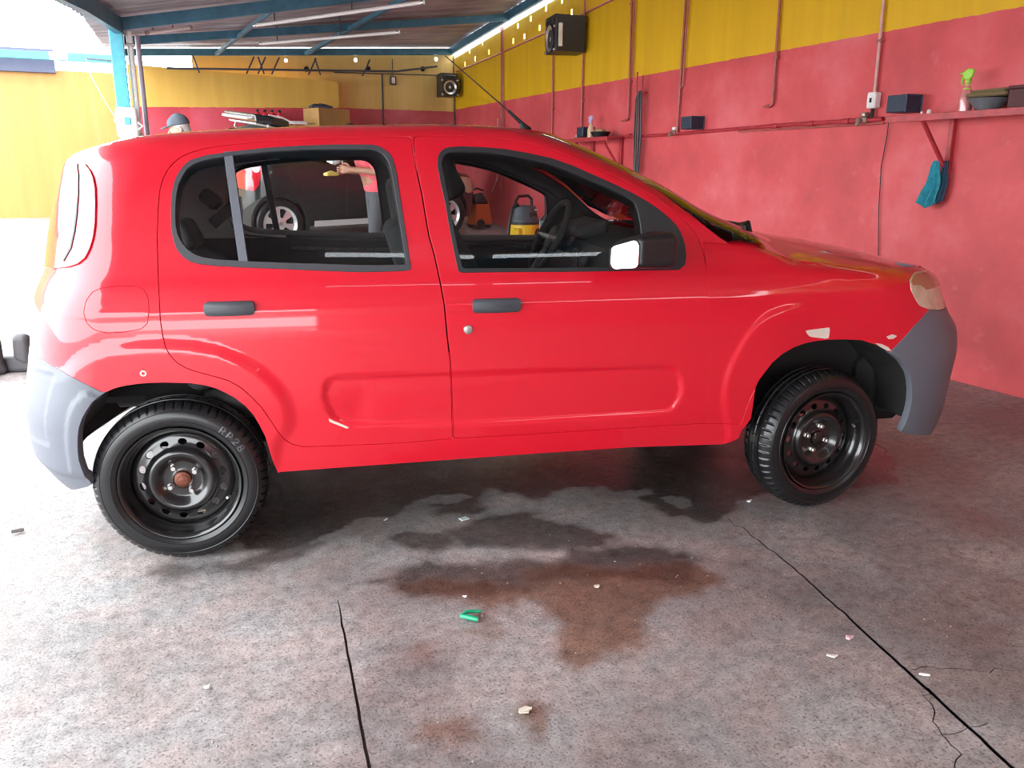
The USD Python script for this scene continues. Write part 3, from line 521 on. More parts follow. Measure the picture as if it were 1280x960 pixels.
tgg = skin(UP, TGLASS.buffer(.004), .03, -.006, 0); obj('rear_window', join3(tgg, flip(tgg)), M['glass'], car)
# roof and bonnet: crowned patches that start at the side's top edge
def crown_patch(B, x0, x1, nx, no, crown, p=2.0, off=0.0, inset=0.0, skirt=False):
    xs = np.linspace(x0, x1, nx)
    # o at the edge for each x, by inverting s -> x
    S = np.linspace(-1.3, 3.9, 5201)
    rows = []
    zt = B.ztop(xs)
    oe = []
    for x, z in zip(xs, zt):
        q = B.raw(S, np.full(S.shape, z)); j = np.argsort(q[:, 0]); oe.append(np.interp(x, q[j, 0], q[j, 1]))
    oe = np.maximum(np.array(oe) - inset, 0)
    u = np.linspace(-1, 1, no); u = np.sign(u) * (1 - (1 - np.abs(u)) ** 1.4)
    cr = crown(xs)
    P = np.stack([np.broadcast_to(xs[:, None], (nx, no)), oe[:, None] * u[None], (zt + off)[:, None] + cr[:, None] * (1 - np.abs(u[None]) ** p)], -1)
    if skirt:
        a, b = P[:, :1] + [0, -.004, -.012], P[:, -1:] + [0, .004, -.012]; a[:, 0, 0] += 0
        P = np.concatenate([a, P, b], 1)
    v, f = grid_mesh(P); n = trimesh.Trimesh(v, f, process=False).vertex_normals
    g = np.array(n); g[g[:, 2] < 0] *= -1
    return wind(v, f, g)
xRr, xRf = float(UNO_XR(1.36)) + .004, float(UNO_XFU(1.436)) - .002
roof_x = np.concatenate([[xRr], np.linspace(xRr + .02, xRf - .02, 60), [xRf]])
rp = crown_patch(UP, xRr, xRf, 80, 41, lambda x: .022 * np.clip((x - xRr) / .3, 0, 1) ** .5 * np.clip((xRf - x) / .3, 0, 1) ** .5, 2.2, skirt=True)
roof = obj('roof', rp, M['red_paint'], car)
HC = PCH([1.9, 2.0, 2.2, 2.43, 2.68, 2.85, 2.97, 3.1], [.05, .052, .085, .078, .055, .022, .0, 0])
xHf = float(UNO_XFL(.93)) - .003
def edge_o(B, xs):
    S = np.linspace(-1.3, 3.9, 5201); oe = []
    for x in xs:
        q = B.raw(S, np.full(S.shape, float(B.ztop(x)))); j = np.argsort(q[:, 0]); oe.append(np.interp(x, q[j, 0], q[j, 1]))
    return np.array(oe)
_xs = np.linspace(1.98, xHf, 160); _oe = np.maximum(edge_o(LO, _xs), 0)
def hood_z(x, u, dz=0.0): return LO.ztop(x) + np.maximum(HC(x), .002) * (1 - np.abs(u) ** 2.4) + dz
uu = np.linspace(-1, 1, 41); uu = np.sign(uu) * (1 - (1 - np.abs(uu)) ** 1.4)
def hood_x0(u): return 2.03 + .20 * (1 - np.abs(u) ** 2.2)
def hood_patch(t0, t1, n, dz=0.0, x_from=None, lip=0):
    t = np.linspace(0, 1, n)[:, None]; x0 = hood_x0(uu)[None]
    X = x0 + (xHf - x0) * t if x_from is None else x_from(t, x0)
    U = np.broadcast_to(uu[None], X.shape); oe = np.interp(X, _xs, _oe)
    P = np.stack([X, np.maximum(oe - .0045 * lip, 0) * U, hood_z(X, U, dz)], -1)
    return np.concatenate([P[:, :1] + [0, -.0005, -.014], P, P[:, -1:] + [0, .0005, -.014]], 1) if lip else P
def patch(P):
    v, f = grid_mesh(P); n = np.array(trimesh.Trimesh(v, f, process=False).vertex_normals); n[n[:, 2] < 0] *= -1
    return wind(v, f, n)
obj('bonnet', patch(hood_patch(0, 1, 90, lip=1)), M['red_paint'], car)
# ---- wheels
TYRE_P = [(.183, .62), (.20, .606), (.23, .601), (.255, .608), (.270, .620), (.278, .638), (.2815, .652), (.282, .658), (.276, .660), (.276, .667), (.2825, .669), (.283, .688), (.277, .690), (.277, .697), (.283, .699), (.2825, .716), (.276, .718), (.276, .725), (.282, .727), (.2805, .736), (.277, .745), (.2735, .751),
          (.268, .7575), (.260, .7640), (.2535, .7675), (.2515, .7690), (.2495, .7680), (.240, .7715), (.228, .7725), (.220, .7718), (.2185, .7735), (.2165, .7735), (.215, .7712), (.206, .768), (.1995, .763), (.1955, .757), (.186, .748)]
def tyre_mesh(n=540):
    p = np.array(TYRE_P); an = np.arange(n) * 2 * PI / n
    R = np.broadcast_to(p[:, None, 0], (len(p), n)).copy(); A = np.broadcast_to(p[:, None, 1], (len(p), n)).copy()
    out = (p[:, 1] > .728) & (p[:, 0] > .262); inn = (p[:, 1] < .657) & (p[:, 0] > .262)
    notch = (np.arange(n) % 9) < 2
    R[np.ix_(out | inn, notch)] -= .0045
    mid = (p[:, 1] > .669) & (p[:, 1] < .716) & (p[:, 0] > .28)
    R[np.ix_(mid, (np.arange(n) + 4) % 12 < 1)] -= .004
    v = np.stack([R * np.cos(an), -A, R * np.sin(an)], -1)
    L = len(p); i, j = np.meshgrid(np.arange(L - 1), np.arange(n), indexing='ij')
    q = np.stack([i * n + j, i * n + (j + 1) % n, (i + 1) * n + (j + 1) % n, (i + 1) * n + j], -1).reshape(-1, 4)
    m = trimesh.Trimesh(v.reshape(-1, 3), np.vstack([q[:, [0, 1, 2]], q[:, [0, 2, 3]]]), process=False); m.fix_normals(); return m
def revolve_y(prof, n=96):
    """profile (r, a): a is outward, i.e. towards -y"""
    m = lathe([(r, -a) for r, a in prof], n); m.apply_transform(np.array([[1, 0, 0, 0], [0, 0, 1, 0], [0, 1, 0, 0], [0, 0, 0, 1.]]))
    m.fix_normals(); return m
BARREL = [(.190, .758), (.1945, .7605), (.1975, .7655), (.1965, .7695), (.1925, .7690), (.187, .763), (.1835, .754), (.1815, .742), (.176, .732), (.170, .722), (.1675, .705), (.166, .66), (.164, .62), (.172, .612), (.183, .607), (.186, .614), (.172, .622), (.170, .66), (.1712, .703), (.178, .728), (.186, .742)]
DISC = [(.1680, .700), (.160, .708), (.150, .7125), (.142, .7135), (.132, .7155), (.120, .7190), (.1145, .7245), (.109, .7345), (.102, .7400), (.094, .7410), (.085, .7370), (.074, .7270), (.066, .7185), (.060, .7160), (.038, .7160), (.034, .7190), (.0315, .7190), (.0315, .700), (.060, .7085), (.074, .7170), (.088, .7270), (.103, .7300), (.110, .7150), (.120, .7100), (.150, .7040), (.166, .696)]
def disc_mesh():
    d = lathe([(r, a) for r, a in DISC], 120, close=True); d.fix_normals()
    man = m3.Manifold(m3.Mesh(np.asarray(d.vertices, np.float32), np.asarray(d.faces, np.uint32)))
    cut = []
    for k in range(14):
        c = m3.CrossSection.circle(.0128, 24).scale((.85, 1.15)).extrude(.1).translate((.133, 0, .66)).rotate((0, 0, k * 360 / 14 + 8)); cut.append(c)
    for k in range(4): cut.append(m3.Manifold.cylinder(.1, .0075, .0075, 20).translate((.049, 0, .66)).rotate((0, 0, 45 + 90 * k + 12)))
    man = man - m3.Manifold.batch_boolean(cut, m3.OpType.Add)
    v, f = to_vf(man); m = trimesh.Trimesh(np.stack([v[:, 0], -v[:, 2], v[:, 1]], 1), f, process=False); m.fix_normals(); return m
TYRE, RIMB, RIMD = tyre_mesh(), revolve_y(BARREL, 120), disc_mesh()
CAP = revolve_y([(0, .7335), (.008, .7335), (.012, .7315), (.017, .7315), (.0205, .7290), (.0265, .7265), (.0275, .7200), (.0275, .70), (0, .70)], 40)
def bolt_mesh(k):
    b = revolve_y([(0, .7315), (.0075, .7315), (.0095, .7290), (.0100, .7180), (.013, .7155), (.013, .708), (0, .708)], 6)
    a = math.radians(45 + 90 * k + 12); b.apply_translation([.049 * math.cos(a), 0, .049 * math.sin(a)]); return b
VALVE = tube([(.165, -.735, 0), (.158, -.752, 0)], .0045, 8); 
def letters(text, r, a0, h):
    """raised lettering round the sidewall, tops outwards, reading clockwise from angle a0 (degrees) as seen from outside"""
    out, ang = [], a0
    for ch in text:
        t = meshkit.text_mesh(ch, h, .0030, bold=True); w = t.bounds[1, 0]
        t.apply_translation([-w / 2, 0, 0]); th = math.radians(ang - math.degrees(w / 2 / r))
        v = np.array(t.vertices); rr = r + v[:, 1]; aa = th - v[:, 0] / r
        rs = np.interp(rr, [.206, .215, .228, .240, .2495], [.768, .7712, .7725, .7715, .768])
        t.vertices = np.stack([rr * np.cos(aa), -(rs + .0002 + v[:, 2]), rr * np.sin(aa)], 1); t.fix_normals(); out.append(t)
        ang -= math.degrees((w + h * .32) / r)
    return trimesh.util.concatenate(out)
TEXT = letters('RP28', .2235, 53, .023)
def wheel(x, side, steer=0.0, hub='rust', turn=0.0, text=True, label=None):
    T = trimesh.transformations.rotation_matrix(math.radians(turn), [0, 1, 0])
    if side < 0: pass
    S = trimesh.transformations.rotation_matrix(math.radians(steer), [0, 0, 1], [0, -.69, 0])
    F = np.diag([1, -side, 1, 1.])
    P = trimesh.transformations.translation_matrix([x, 0, .281])
    def put(m, spin=True):
        m = m.copy(); m.apply_transform(P @ F @ S @ (T if spin else np.eye(4))); m.fix_normals() if side > 0 else None; return m
    w = obj('tyre', put(TYRE), M['tyre'], car, smooth=45, label=label)
    r = obj('wheel_rim', put(RIMB), M['steel_black'], w, smooth=50); obj('wheel_disc', put(RIMD), M['steel_black'], w, smooth=40)
    obj('hub_cap', put(CAP), M[hub], w, label='rusty hub cap' if hub == 'rust' else None)
    for k in range(4): obj('wheel_bolt', put(bolt_mesh(k)), M['chrome' if hub == 'rust' else 'lock'], w)
    obj('tyre_valve', put(VALVE), M['lock'], w)
    if text: obj('tyre_lettering', put(TEXT, False), M['letter'], w, label='raised letters on the sidewall')
wheel(0.0, -1, 0, 'rust', 25, True, 'rear tyre on black steel wheel with rusty hub')
wheel(2.376, -1, 9, 'steel_black', -15, False, 'steered front tyre on black steel wheel')
wheel(0.0, 1, 0, 'steel_black', 5, False); wheel(2.376, 1, 9, 'steel_black', 40, False)
# ---- wheel arches: liners that run inwards from the arch edge
def liner(B, poly, keep, cap_keep, o_in=.50):
    r = ring_pts(poly.exterior, .02); r = np.vstack([r, r[:1]])
    q = B.at(r[:, 0], r[:, 1]); V, F = [], []
    for k in range(len(r) - 1):
        if keep(*((r[k] + r[k + 1]) / 2)):
            b = len(V)
            for p in (q[k], q[k + 1]): V += [[p[0], -(p[1] - .010), p[2]], [p[0], -o_in, p[2]]]
            F += [[b, b + 1, b + 2], [b + 2, b + 1, b + 3]]
    P, T, _ = tri2d(cap_keep, .06); x = B.raw(P[:, 0], P[:, 1])[:, 0]
    b = len(V); V += np.stack([x, np.full(len(x), -o_in), P[:, 1]], 1).tolist(); F += (T + b).tolist()
    return trimesh.Trimesh(np.array(V), np.array(F), process=False)
both('wheel_arch_liner', liner(LO, ARCH_R, lambda s, z: z > .31 and not (s < -.1 and z < .50), ARCH_R.intersection(sbox(-.14, .33, 1, 1))), 'void')
both('wheel_arch_liner', liner(LO, ARCH_F, lambda s, z: z > (.36 if s > 2.4 else .33), ARCH_F.intersection(sbox(1.9, .36, 3, 1)), .47), 'void')
# ---- underside
obj('underbody', [bx(1.05, 0, .33, 1.5, 1.38, .09, .02), bx(-.12, 0, .60, .62, .96, .22, .03), bx(2.40, 0, .48, .85, .90, .40, .05), bx(2.80, 0, .42, .25, 1.1, .3, .05), tube([(0.0, -.62, .281), (0.0, .62, .281)], .035), tube([(2.376, -.62, .281), (2.376, .62, .281)], .025)], M['void'], car)
obj('silencer', cat([tube([(-.10, .25, .36), (-.42, .25, .36)], .075, 16), tube([(-.42, .25, .35), (-.50, .25, .34)], .022), tube([(-.1, .25, .36), (1.6, .1, .27)], .022)]), M['void'], car)
# ---- inner trim, roof lining and screens
GLASSES = FG.union(RG)
HOLE_ = unary_union([FG.buffer(.008), RG.buffer(.008)])
inner = unary_union([SIDE, DOOR_F.buffer(.01), DOOR_R.buffer(.01)]).buffer(.03).difference(ARCH_R.buffer(.02)).difference(HOLE_).intersection(sbox(-.6, .33, 2.05, 1.43))
up_trim = inner.intersection(sbox(-.6, .99, 2.1, 1.6)); lo_trim = inner.intersection(sbox(-.42, .33, 2.1, 1.0))
both('pillar_trim', skin(UP, up_trim.intersection(sbox(-.40, .9, .30, 1.6)), .03, -.045, 0, False), 'trim', 'light grey rear quarter trim')
both('pillar_trim', skin(UP, up_trim.intersection(sbox(.30, .9, 2.1, 1.6)), .03, -.045, 0, False), 'interior')
both('door_trim', skin(UP, lo_trim, .03, -.055, 0, False), 'interior', 'dark inner door panel')
# armrest ledge and sill line on each door card
for nm, x0, x1 in (('armrest', .32, .84), ('armrest', .98, 1.72)):
    p = [(x, -(float(UNO_W(.93)) - .085), .925 + .006 * math.sin(6 * x)) for x in np.linspace(x0, x1, 14)]
    a = trimesh.util.concatenate([bar(p[k], p[k + 1], .055, .02) for k in range(len(p) - 1)])
    obj(nm, a, M['interior'], car); obj(nm, flip(a), M['interior'], car)
lp = crown_patch(UP, xRr + .06, xRf - .03, 50, 25, lambda x: .02 + 0 * x, 2.2, -.045, .05)
obj('roof_lining', lp, M['liner'], car)
seamU = POLY['a_seam']
zz = np.linspace(1.434, 1.052, 26)
zs = np.array([p[1] for p in seamU])[::-1]; ss_ = np.array([p[0] for p in seamU])[::-1]
seam_s = np.interp(zz, zs, ss_)
WS = pg(*[(float(a) + .004, float(b)) for a, b in zip(seam_s, zz)], *[(float(UP.ends(np.array(b))[1]), float(b)) for b in zz[::-1]])
w = skin(UP, WS, .03, -.003, 0); obj('windscreen', join3(w, flip(w)), M['glass_shield'], car)
# scuttle panel under the windscreen
zb = 1.056; sb = np.linspace(float(np.interp(zb, zs, ss_)), float(UP.ends(np.array(zb))[1]), 21)
A0 = UP.raw(sb, np.full(21, zb)); A0 = np.vstack([A0 * [1, -1, 1], (A0 * [1, 1, 1])[::-1][1:]])
hb = hood_patch(0, 1, 40, -.02)[1]; B0 = hb[:: 1]
B0 = np.stack([np.interp(np.linspace(0, 1, 41), np.linspace(0, 1, len(B0)), B0[:, k]) for k in range(3)], 1)
if A0[0, 1] * B0[0, 1] < 0: B0 = B0[::-1]
tt = np.linspace(0, 1, 6)[:, None, None]
SC = (A0 + [-.03, 0, .0])[None] * (1 - tt) + B0[None] * tt; SC[..., 1] *= .93
obj('scuttle_panel', patch(SC[:, 2:-2]), M['dark_plastic'], car)
for y0, y1 in ((-.46, .10), (.12, .62)):
    pt = lambda y, dx, dz: (float(UNO_XFU(1.075)) - .30 * (abs(y) / .72) ** 2.6 + dx, y, 1.075 + dz)
    ws = [pt(y, .02, .015) for y in np.linspace(y0, y1, 10)]
    obj('wiper', cat([tube(ws, .007, 6), tube([pt(y0, .05, -.03), pt(y0 + .03, .035, .03), ws[3]], [.014, .011, .006], 8)]), M['dark_plastic'], car)
obj('wiper_pivot', cat([tube([(2.05, -.57, 1.045), (2.045, -.57, 1.085), (2.03, -.565, 1.105)], [.014, .016, .006], 8), tube([(2.03, -.565, 1.10), (1.97, -.56, 1.115)], .004, 6)]), M['dark_plastic'], car)
# ---- mirrors
def mirror():
    # the glass is swung outwards, so its rim runs from (x 1.452, o .875) to (x 1.515, o .965)
    c = []
    for x, o, z0, z1, r_ in ((1.463, .868, 1.000, 1.048, .018), (1.526, .958, 1.014, 1.080, .018), (1.630, .930, 1.018, 1.082, .028), (1.600, .845, 1.012, 1.080, .026), (1.50, .840, 1.006, 1.06, .02)):
        c += [(x, o, z0, r_), (x, o, z1, r_)]
    hs = m3.Manifold.batch_hull([m3.Manifold.sphere(r_, 24).translate((x, -o, z)) for x, o, z, r_ in c])
    arm = m3.Manifold.batch_hull([m3.Manifold.sphere(.022, 16).translate(p) for p in ((1.62, -.85, 1.01), (1.70, -.765, 1.0), (1.60, -.82, .995), (1.70, -.75, 1.03))])
    q = np.array([(1.5115, -.9775, .999), (1.5115, -.9775, 1.092), (1.4485, -.8875, .985), (1.4485, -.8875, 1.060)]) + [-.003, 0, 0]
    return hs + arm, q
hs, q = mirror()
v, f = to_vf(hs); hm = trimesh.Trimesh(v, f, process=False)
mR = obj('door_mirror', hm, M['dark_plastic'], door_FR, label='black door mirror'); hmL = flip(hm); hmL.apply_translation([.17, -.015, -.01]); mL = obj('door_mirror', hmL, M['dark_plastic'], door_FL)
c_ = q.mean(0); cs = np.array([q[0], q[2], q[3], q[1]]); 
# rounded pane
def round_quad(cs, r=.02, n=6):
    e1 = cs[1] - cs[0]; e1 /= np.linalg.norm(e1); nn = np.cross(e1, cs[3] - cs[0]); nn /= np.linalg.norm(nn); e2 = np.cross(nn, e1)
    P = Polygon([((p - cs[0]) @ e1, (p - cs[0]) @ e2) for p in cs]).buffer(-r).buffer(r)
    m = extr(P, .003); T = np.eye(4); T[:3, 0], T[:3, 1], T[:3, 2], T[:3, 3] = e1, e2, nn, cs[0]; m.apply_transform(T); return m
mg = round_quad(cs); obj('mirror_glass', mg, M['mirror'], door_FR); mgL = flip(mg); mgL.apply_translation([.17, -.015, -.01]); obj('mirror_glass', mgL, M['mirror'], door_FL)
# ---- aerial
obj('aerial', cat([m3.Manifold.batch_hull([m3.Manifold.sphere(.016, 16).scale((1.6, 1, .7)).translate((1.345, 0, 1.475)), m3.Manifold.sphere(.010, 16).translate((1.33, 0, 1.492))]), tube([(1.335, 0, 1.49), (1.27, 0, 1.545)], [.0085, .006], 10), tube([(1.27, 0, 1.545), (1.01, 0, 1.752)], [.003, .0022], 6)]), M['black_rubber'], car, label='thin black roof aerial')
# ---- seats, dashboard and steering wheel
def seat(x, y, hx, hz, recl=16):
    s = []
    cush = rounded_hull([(x + a, y + b, .50 + c) for a, b, c in ((.02, .19, 0), (.02, -.19, 0), (.46, .19, .05), (.46, -.19, .05), (.46, .17, -.06), (.46, -.17, -.06), (.0, .18, -.05), (.0, -.18, -.05))], .05)
    back = rounded_hull([(x, y + .20, .56), (x, y - .20, .56), (x - .06, y + .21, .80), (x - .06, y - .21, .80), (x - .15, y + .15, 1.08), (x - .15, y - .15, 1.08), (x + .05, y + .17, .60), (x - .02, y + .16, .85), (x + .05, y - .17, .60), (x - .02, y - .16, .85)], .045)
    head = rounded_hull([(hx, y + .09, hz - .06), (hx, y - .09, hz - .06), (hx - .02, y + .08, hz + .07), (hx - .02, y - .08, hz + .07), (hx + .04, y + .07, hz - .04), (hx + .04, y - .07, hz - .04)], .035)
    p = obj('front_seat', back, M['seat'], car, smooth=60); obj('seat_cushion', cush, M['seat'], p, smooth=60); obj('headrest', head, M['seat'], p, smooth=60)
    [obj('headrest_post', tube([(x - .15, y + k * .06, 1.08), (hx - .01, y + k * .06, hz)], .006, 8), M['lock'], p) for k in (-1, 1)]
seat(.925, -.36, .795, 1.175); seat(1.16, .36, 1.055, 1.265)
bb = obj('rear_seat', rounded_hull([(.06, .56, .60), (.06, -.56, .60), (-.10, .54, .93), (-.10, -.54, .93), (.14, .54, .62), (.14, -.54, .62), (-.0, .52, .88), (-.0, -.52, .88)], .05), M['interior'], car, smooth=60)
obj('seat_cushion', rounded_hull([(.10, .55, .50), (.10, -.55, .50), (.55, .55, .53), (.55, -.55, .53), (.55, .5, .45), (.55, -.5, .45)], .05), M['interior'], bb, smooth=60)
for y in (-.36, .36): obj('headrest', rounded_hull([(-.09, y + .11, 1.0), (-.09, y - .11, 1.0), (-.11, y + .08, 1.055), (-.11, y - .08, 1.055)], .042), M['interior'], bb, smooth=60)
obj('seat_belt', [bx(-.02, .585, 1.17, .10, .05, .07, .015, Ry(40)), bx(.03, .59, 1.10, .05, .012, .14, .003, Ry(50))], M['interior'], car)
obj('parcel_shelf', bx(-.25, 0, .985, .22, .9, .02), M['interior'], car)
# dashboard: a profile (x, z) swept across with softened ends
dp = Polygon([(1.62, .62), (1.60, .80), (1.62, .93), (1.66, .985), (1.74, 1.02), (1.86, 1.035), (1.98, 1.03), (2.0, .60)]).buffer(.02).buffer(-.02)
dm = extr(dp, 1.34); dm.apply_transform(Rx(90)); dm.apply_translation([0, .67, 0]); db = obj('dashboard', dm, M['interior'], car)
obj('instrument_cowl', rounded_hull([(1.66, .22, 1.03), (1.66, .50, 1.03), (1.76, .22, 1.05), (1.76, .50, 1.05), (1.74, .24, 1.0), (1.74, .48, 1.0)], .035), M['interior'], db, smooth=60)
for y in (-.06, .06): obj('air_vent', lathe([(0, .004), (.030, .004), (.034, .012), (.040, .012), (.042, 0), (0, 0)], 24).apply_transform(trimesh.transformations.translation_matrix([1.60, y, .93]) @ Ry(-90)), M['handle'], db)
for y in (-.06, .06): obj('air_vent', lathe([(0, .004), (.030, .004), (.034, .012), (.040, .012), (.042, 0), (0, 0)], 24).apply_transform(trimesh.transformations.translation_matrix([1.645, y + .25, 1.0]) @ Ry(-70)), M['handle'], db) if y > 0 else None
an = np.linspace(0, 2 * PI, 49)[:-1]; tilt = math.radians(27)
ctr = np.array([1.545, .36, 1.0]); e1 = np.array([0, 1, 0]); e2 = np.array([math.sin(tilt), 0, math.cos(tilt)]); en = np.array([-math.cos(tilt), 0, math.sin(tilt)])
ring = [ctr + .178 * (math.cos(a) * e1 + math.sin(a) * e2) for a in an]
sw = obj('steering_wheel', tube(ring, .0155, 12, closed=True), M['interior'], car, smooth=60)
obj('steering_hub', rounded_hull([ctr - .02 * en + .05 * (math.cos(a) * e1 + math.sin(a) * e2) for a in an[::6]] + [ctr - .05 * en], .02), M['interior'], sw, smooth=60)
for a in (0, PI, -PI / 2): obj('steering_spoke', tube([ctr - .02 * en, ctr + .172 * (math.cos(a) * e1 + math.sin(a) * e2)], [.022, .014], 8), M['handle'], sw)
obj('steering_column', tube([ctr - .04 * en, ctr - .25 * en], .035, 12), M['interior'], car)
obj('gear_lever', cat([tube([(1.52, 0, .55), (1.47, 0, .78)], .009, 8), trimesh.creation.icosphere(2, .026).apply_translation([1.47, 0, .79])]), M['interior'], car)
# ---------------------------------------------------------------- the shed
def ramp(Y): return np.interp(Y, [4.6, 5.4, 11.6, 12.2], [0, .045, .62, .64]) 
def px_noise(p, sc, oc=4, seed=0): return meshkit.fbm(np.asarray(p) * sc, oc, seed)
def concrete():
    return mat('wet_concrete', {
        'g': ('geometry', {}), 'wet': ('attribute', {'attribute': 'wet'}), 'mud': ('attribute', {'attribute': 'mud'}),
        'n1': ('noise_texture', {'scale': 1.3, 'detail': 5.0, 'roughness': .6}), 'n2': ('noise_texture', {'scale': 22.0, 'detail': 6.0, 'roughness': .7}),
        'n3': ('noise_texture', {'scale': 140.0, 'detail': 3.0, 'roughness': .65}), 'n4': ('noise_texture', {'scale': 5.0, 'detail': 4.0}),
        'v': ('voronoi_texture', {'scale': 95.0}),
        'r1': ('rgb_ramp', {'ramp': [(.32, (.215, .195, .19)), (.5, (.315, .29, .285)), (.68, (.40, .375, .365))]}),
        'r2': ('rgb_ramp', {'ramp': [(.30, (.60, .60, .60)), (.5, (.98, .98, .98)), (.66, (1.2, 1.2, 1.2))]}),
        'r3': ('rgb_ramp', {'ramp': [(.36, (.45, .45, .45)), (.46, (1, 1, 1)), (.62, (1.0, 1.0, 1.0)), (.70, (1.5, 1.48, 1.45))]}),
        'r4': ('rgb_ramp', {'ramp': [(.40, (1.06, .99, .97)), (.60, (.95, .99, 1.0))]}),
        'm1': ('mix', {'mix_type': 'multiply', 'fac': 1.0}), 'm2': ('mix', {'mix_type': 'multiply', 'fac': 1.0}), 'm4': ('mix', {'mix_type': 'multiply', 'fac': 1.0}),
        'mm': ('mix', {'mix_type': 'multiply', 'color2': (.60, .40, .31)}), 'mw': ('mix', {'mix_type': 'multiply', 'color2': (.30, .27, .265)}),
        'rr': ('map_range', {'from_min': 0.0, 'from_max': 1.0, 'to_min': .62, 'to_max': .22}), 'rs': ('map_range', {'from_min': .3, 'from_max': .7, 'to_min': -.16, 'to_max': .12}), 'ra': ('math', {'math_type': 'add'}),
        'ba': ('math', {'math_type': 'multiply_add', 'value2': .45}), 'b': ('bump', {'strength': .55, 'distance': .004}),
        'p': ('principled_bsdf', {'specular_ior_level': .5})},
        [('g.position', f'{k}.vector') for k in ('n1', 'n2', 'n3', 'n4', 'v')] +
        [('n1.fac', 'r1.fac'), ('n2.fac', 'r2.fac'), ('n3.fac', 'r3.fac'), ('n4.fac', 'r4.fac'), ('r1.color', 'm1.color1'), ('r2.color', 'm1.color2'), ('m1.color', 'm2.color1'), ('r3.color', 'm2.color2'),
         ('m2.color', 'm4.color1'), ('r4.color', 'm4.color2'), ('m4.color', 'mm.color1'), ('mud.fac', 'mm.fac'), ('mm.color', 'mw.color1'), ('wet.fac', 'mw.fac'), ('mw.color', 'p.base_color'),
         ('wet.fac', 'rr.value'), ('n1.fac', 'rs.value'), ('rr.result', 'ra.value1'), ('rs.result', 'ra.value2'), ('ra.value', 'p.roughness'), ('n3.fac', 'ba.value1'), ('n2.fac', 'ba.value3'), ('ba.value', 'b.height'), ('b.normal', 'p.normal')])
M['concrete'] = concrete()
M['dirt'] = plain('joint_dirt', (.13, .12, .115), .95)
FLOOR = stage.DefinePrim('/World/floor', 'Xform'); FLOOR.SetCustomDataByKey('kind', 'structure')
# stains in floor metres (x, y)
WET = [(1.0, [(.20, 2.80), (.36, 2.74), (.62, 2.80), (.66, 2.93), (.90, 2.94), (.92, 2.77), (1.12, 2.79), (1.25, 2.98), (1.45, 2.86), (1.70, 2.80), (1.78, 2.55), (1.95, 2.36), (2.25, 2.44), (2.95, 2.35), (3.2, 2.7), (3.6, 3.2), (3.2, 4.2), (1.8, 4.6), (.6, 4.9), (.15, 4.2), (.25, 3.3)]),
       (.92, [(.74, 2.70), (.82, 2.74), (.90, 2.68), (.92, 2.60), (.86, 2.57), (.80, 2.61)]),
       (.95, [(.95, 2.68), (1.10, 2.72), (1.28, 2.70), (1.40, 2.55), (1.52, 2.40), (1.42, 2.28), (1.28, 2.36), (1.16, 2.45), (1.0, 2.55)]),
       (.95, [(.60, 2.42), (.72, 2.48), (.86, 2.42), (1.02, 2.36), (1.2, 2.30), (1.36, 2.36), (1.52, 2.30), (1.66, 2.18), (1.70, 2.04), (1.52, 1.96), (1.36, 2.10), (1.12, 2.20), (.9, 2.26), (.70, 2.30)]),
       (.8, [(-.05, 2.79), (.02, 2.71), (.3, 2.66), (.55, 2.72), (.62, 2.84), (.3, 2.80)])]
DRY = [(1.79, 2.70, .13, .05), (1.9, 2.58, .06, .07), (1.05, 2.98, .12, .05), (1.35, 2.66, .05, .02)]
MUD = [(1.0, [(.68, 2.33), (.85, 2.31), (1.05, 2.27), (1.35, 2.2), (1.6, 2.1), (1.62, 1.98), (1.42, 1.93), (1.28, 1.88), (1.18, 1.80), (1.07, 1.70), (.96, 1.69), (.94, 1.80), (1.0, 1.93), (.98, 2.02), (.86, 2.10), (.74, 2.18)]),
       (.9, [(.54, 1.64), (.62, 1.68), (.66, 1.62), (.62, 1.55), (.56, 1.57)]), (.9, [(.74, 1.62), (.80, 1.66), (.84, 1.60), (.82, 1.50), (.77, 1.44), (.72, 1.48)]), (.7, [(.58, 1.98), (.63, 1.97), (.62, 1.93)]), (.6, [(.83, 2.0), (.88, 2.01), (.87, 1.95)])]
def stain(P, polys, soft, sd):
    n = (px_noise(np.c_[P, np.zeros(len(P))], 5, 5, sd) - .5) * .22 + (px_noise(np.c_[P, np.zeros(len(P))], 26, 3, sd + 5) - .5) * .06
    out = np.zeros(len(P)); pt = shapely.points(P)
    for a, q in polys:
        g = pg(*q); d = np.where(shapely.contains_xy(g, P[:, 0], P[:, 1]), 1, -1) * shapely.distance(pt, g.boundary)
        out = np.maximum(out, a * sstep((d + n + soft * .5) / soft))
    return out
def slot(pts, w):
    pts = np.array(pts, float); w = np.broadcast_to(np.asarray(w, float), (len(pts),))
    t = np.gradient(pts, axis=0); t /= np.linalg.norm(t, axis=1, keepdims=True); nn = np.stack([-t[:, 1], t[:, 0]], 1)
    return pg(*(pts + nn * w[:, None] / 2), *(pts - nn * w[:, None] / 2)[::-1])
def wob(a, b, n, amp, sd):
    r = np.random.default_rng(sd); t = np.linspace(0, 1, n)[:, None]; p = np.array(a) + (np.array(b) - np.array(a)) * t
    d = (np.array(b) - np.array(a)); d = d / np.linalg.norm(d); k = r.normal(0, amp, n); k[0] = k[-1] = 0
    return p + np.array([-d[1], d[0]])[None] * k[:, None]
j1 = wob((.467, 2.34), (.07, -.6), 60, .0014, 1); j2 = np.vstack([wob((1.995, 2.40), (1.93, 1.93), 14, .005, 2), wob((1.93, 1.93), (1.687, .974), 30, .0013, 3)[1:], wob((1.687, .974), (1.3, -.6), 20, .0012, 4)[1:]])
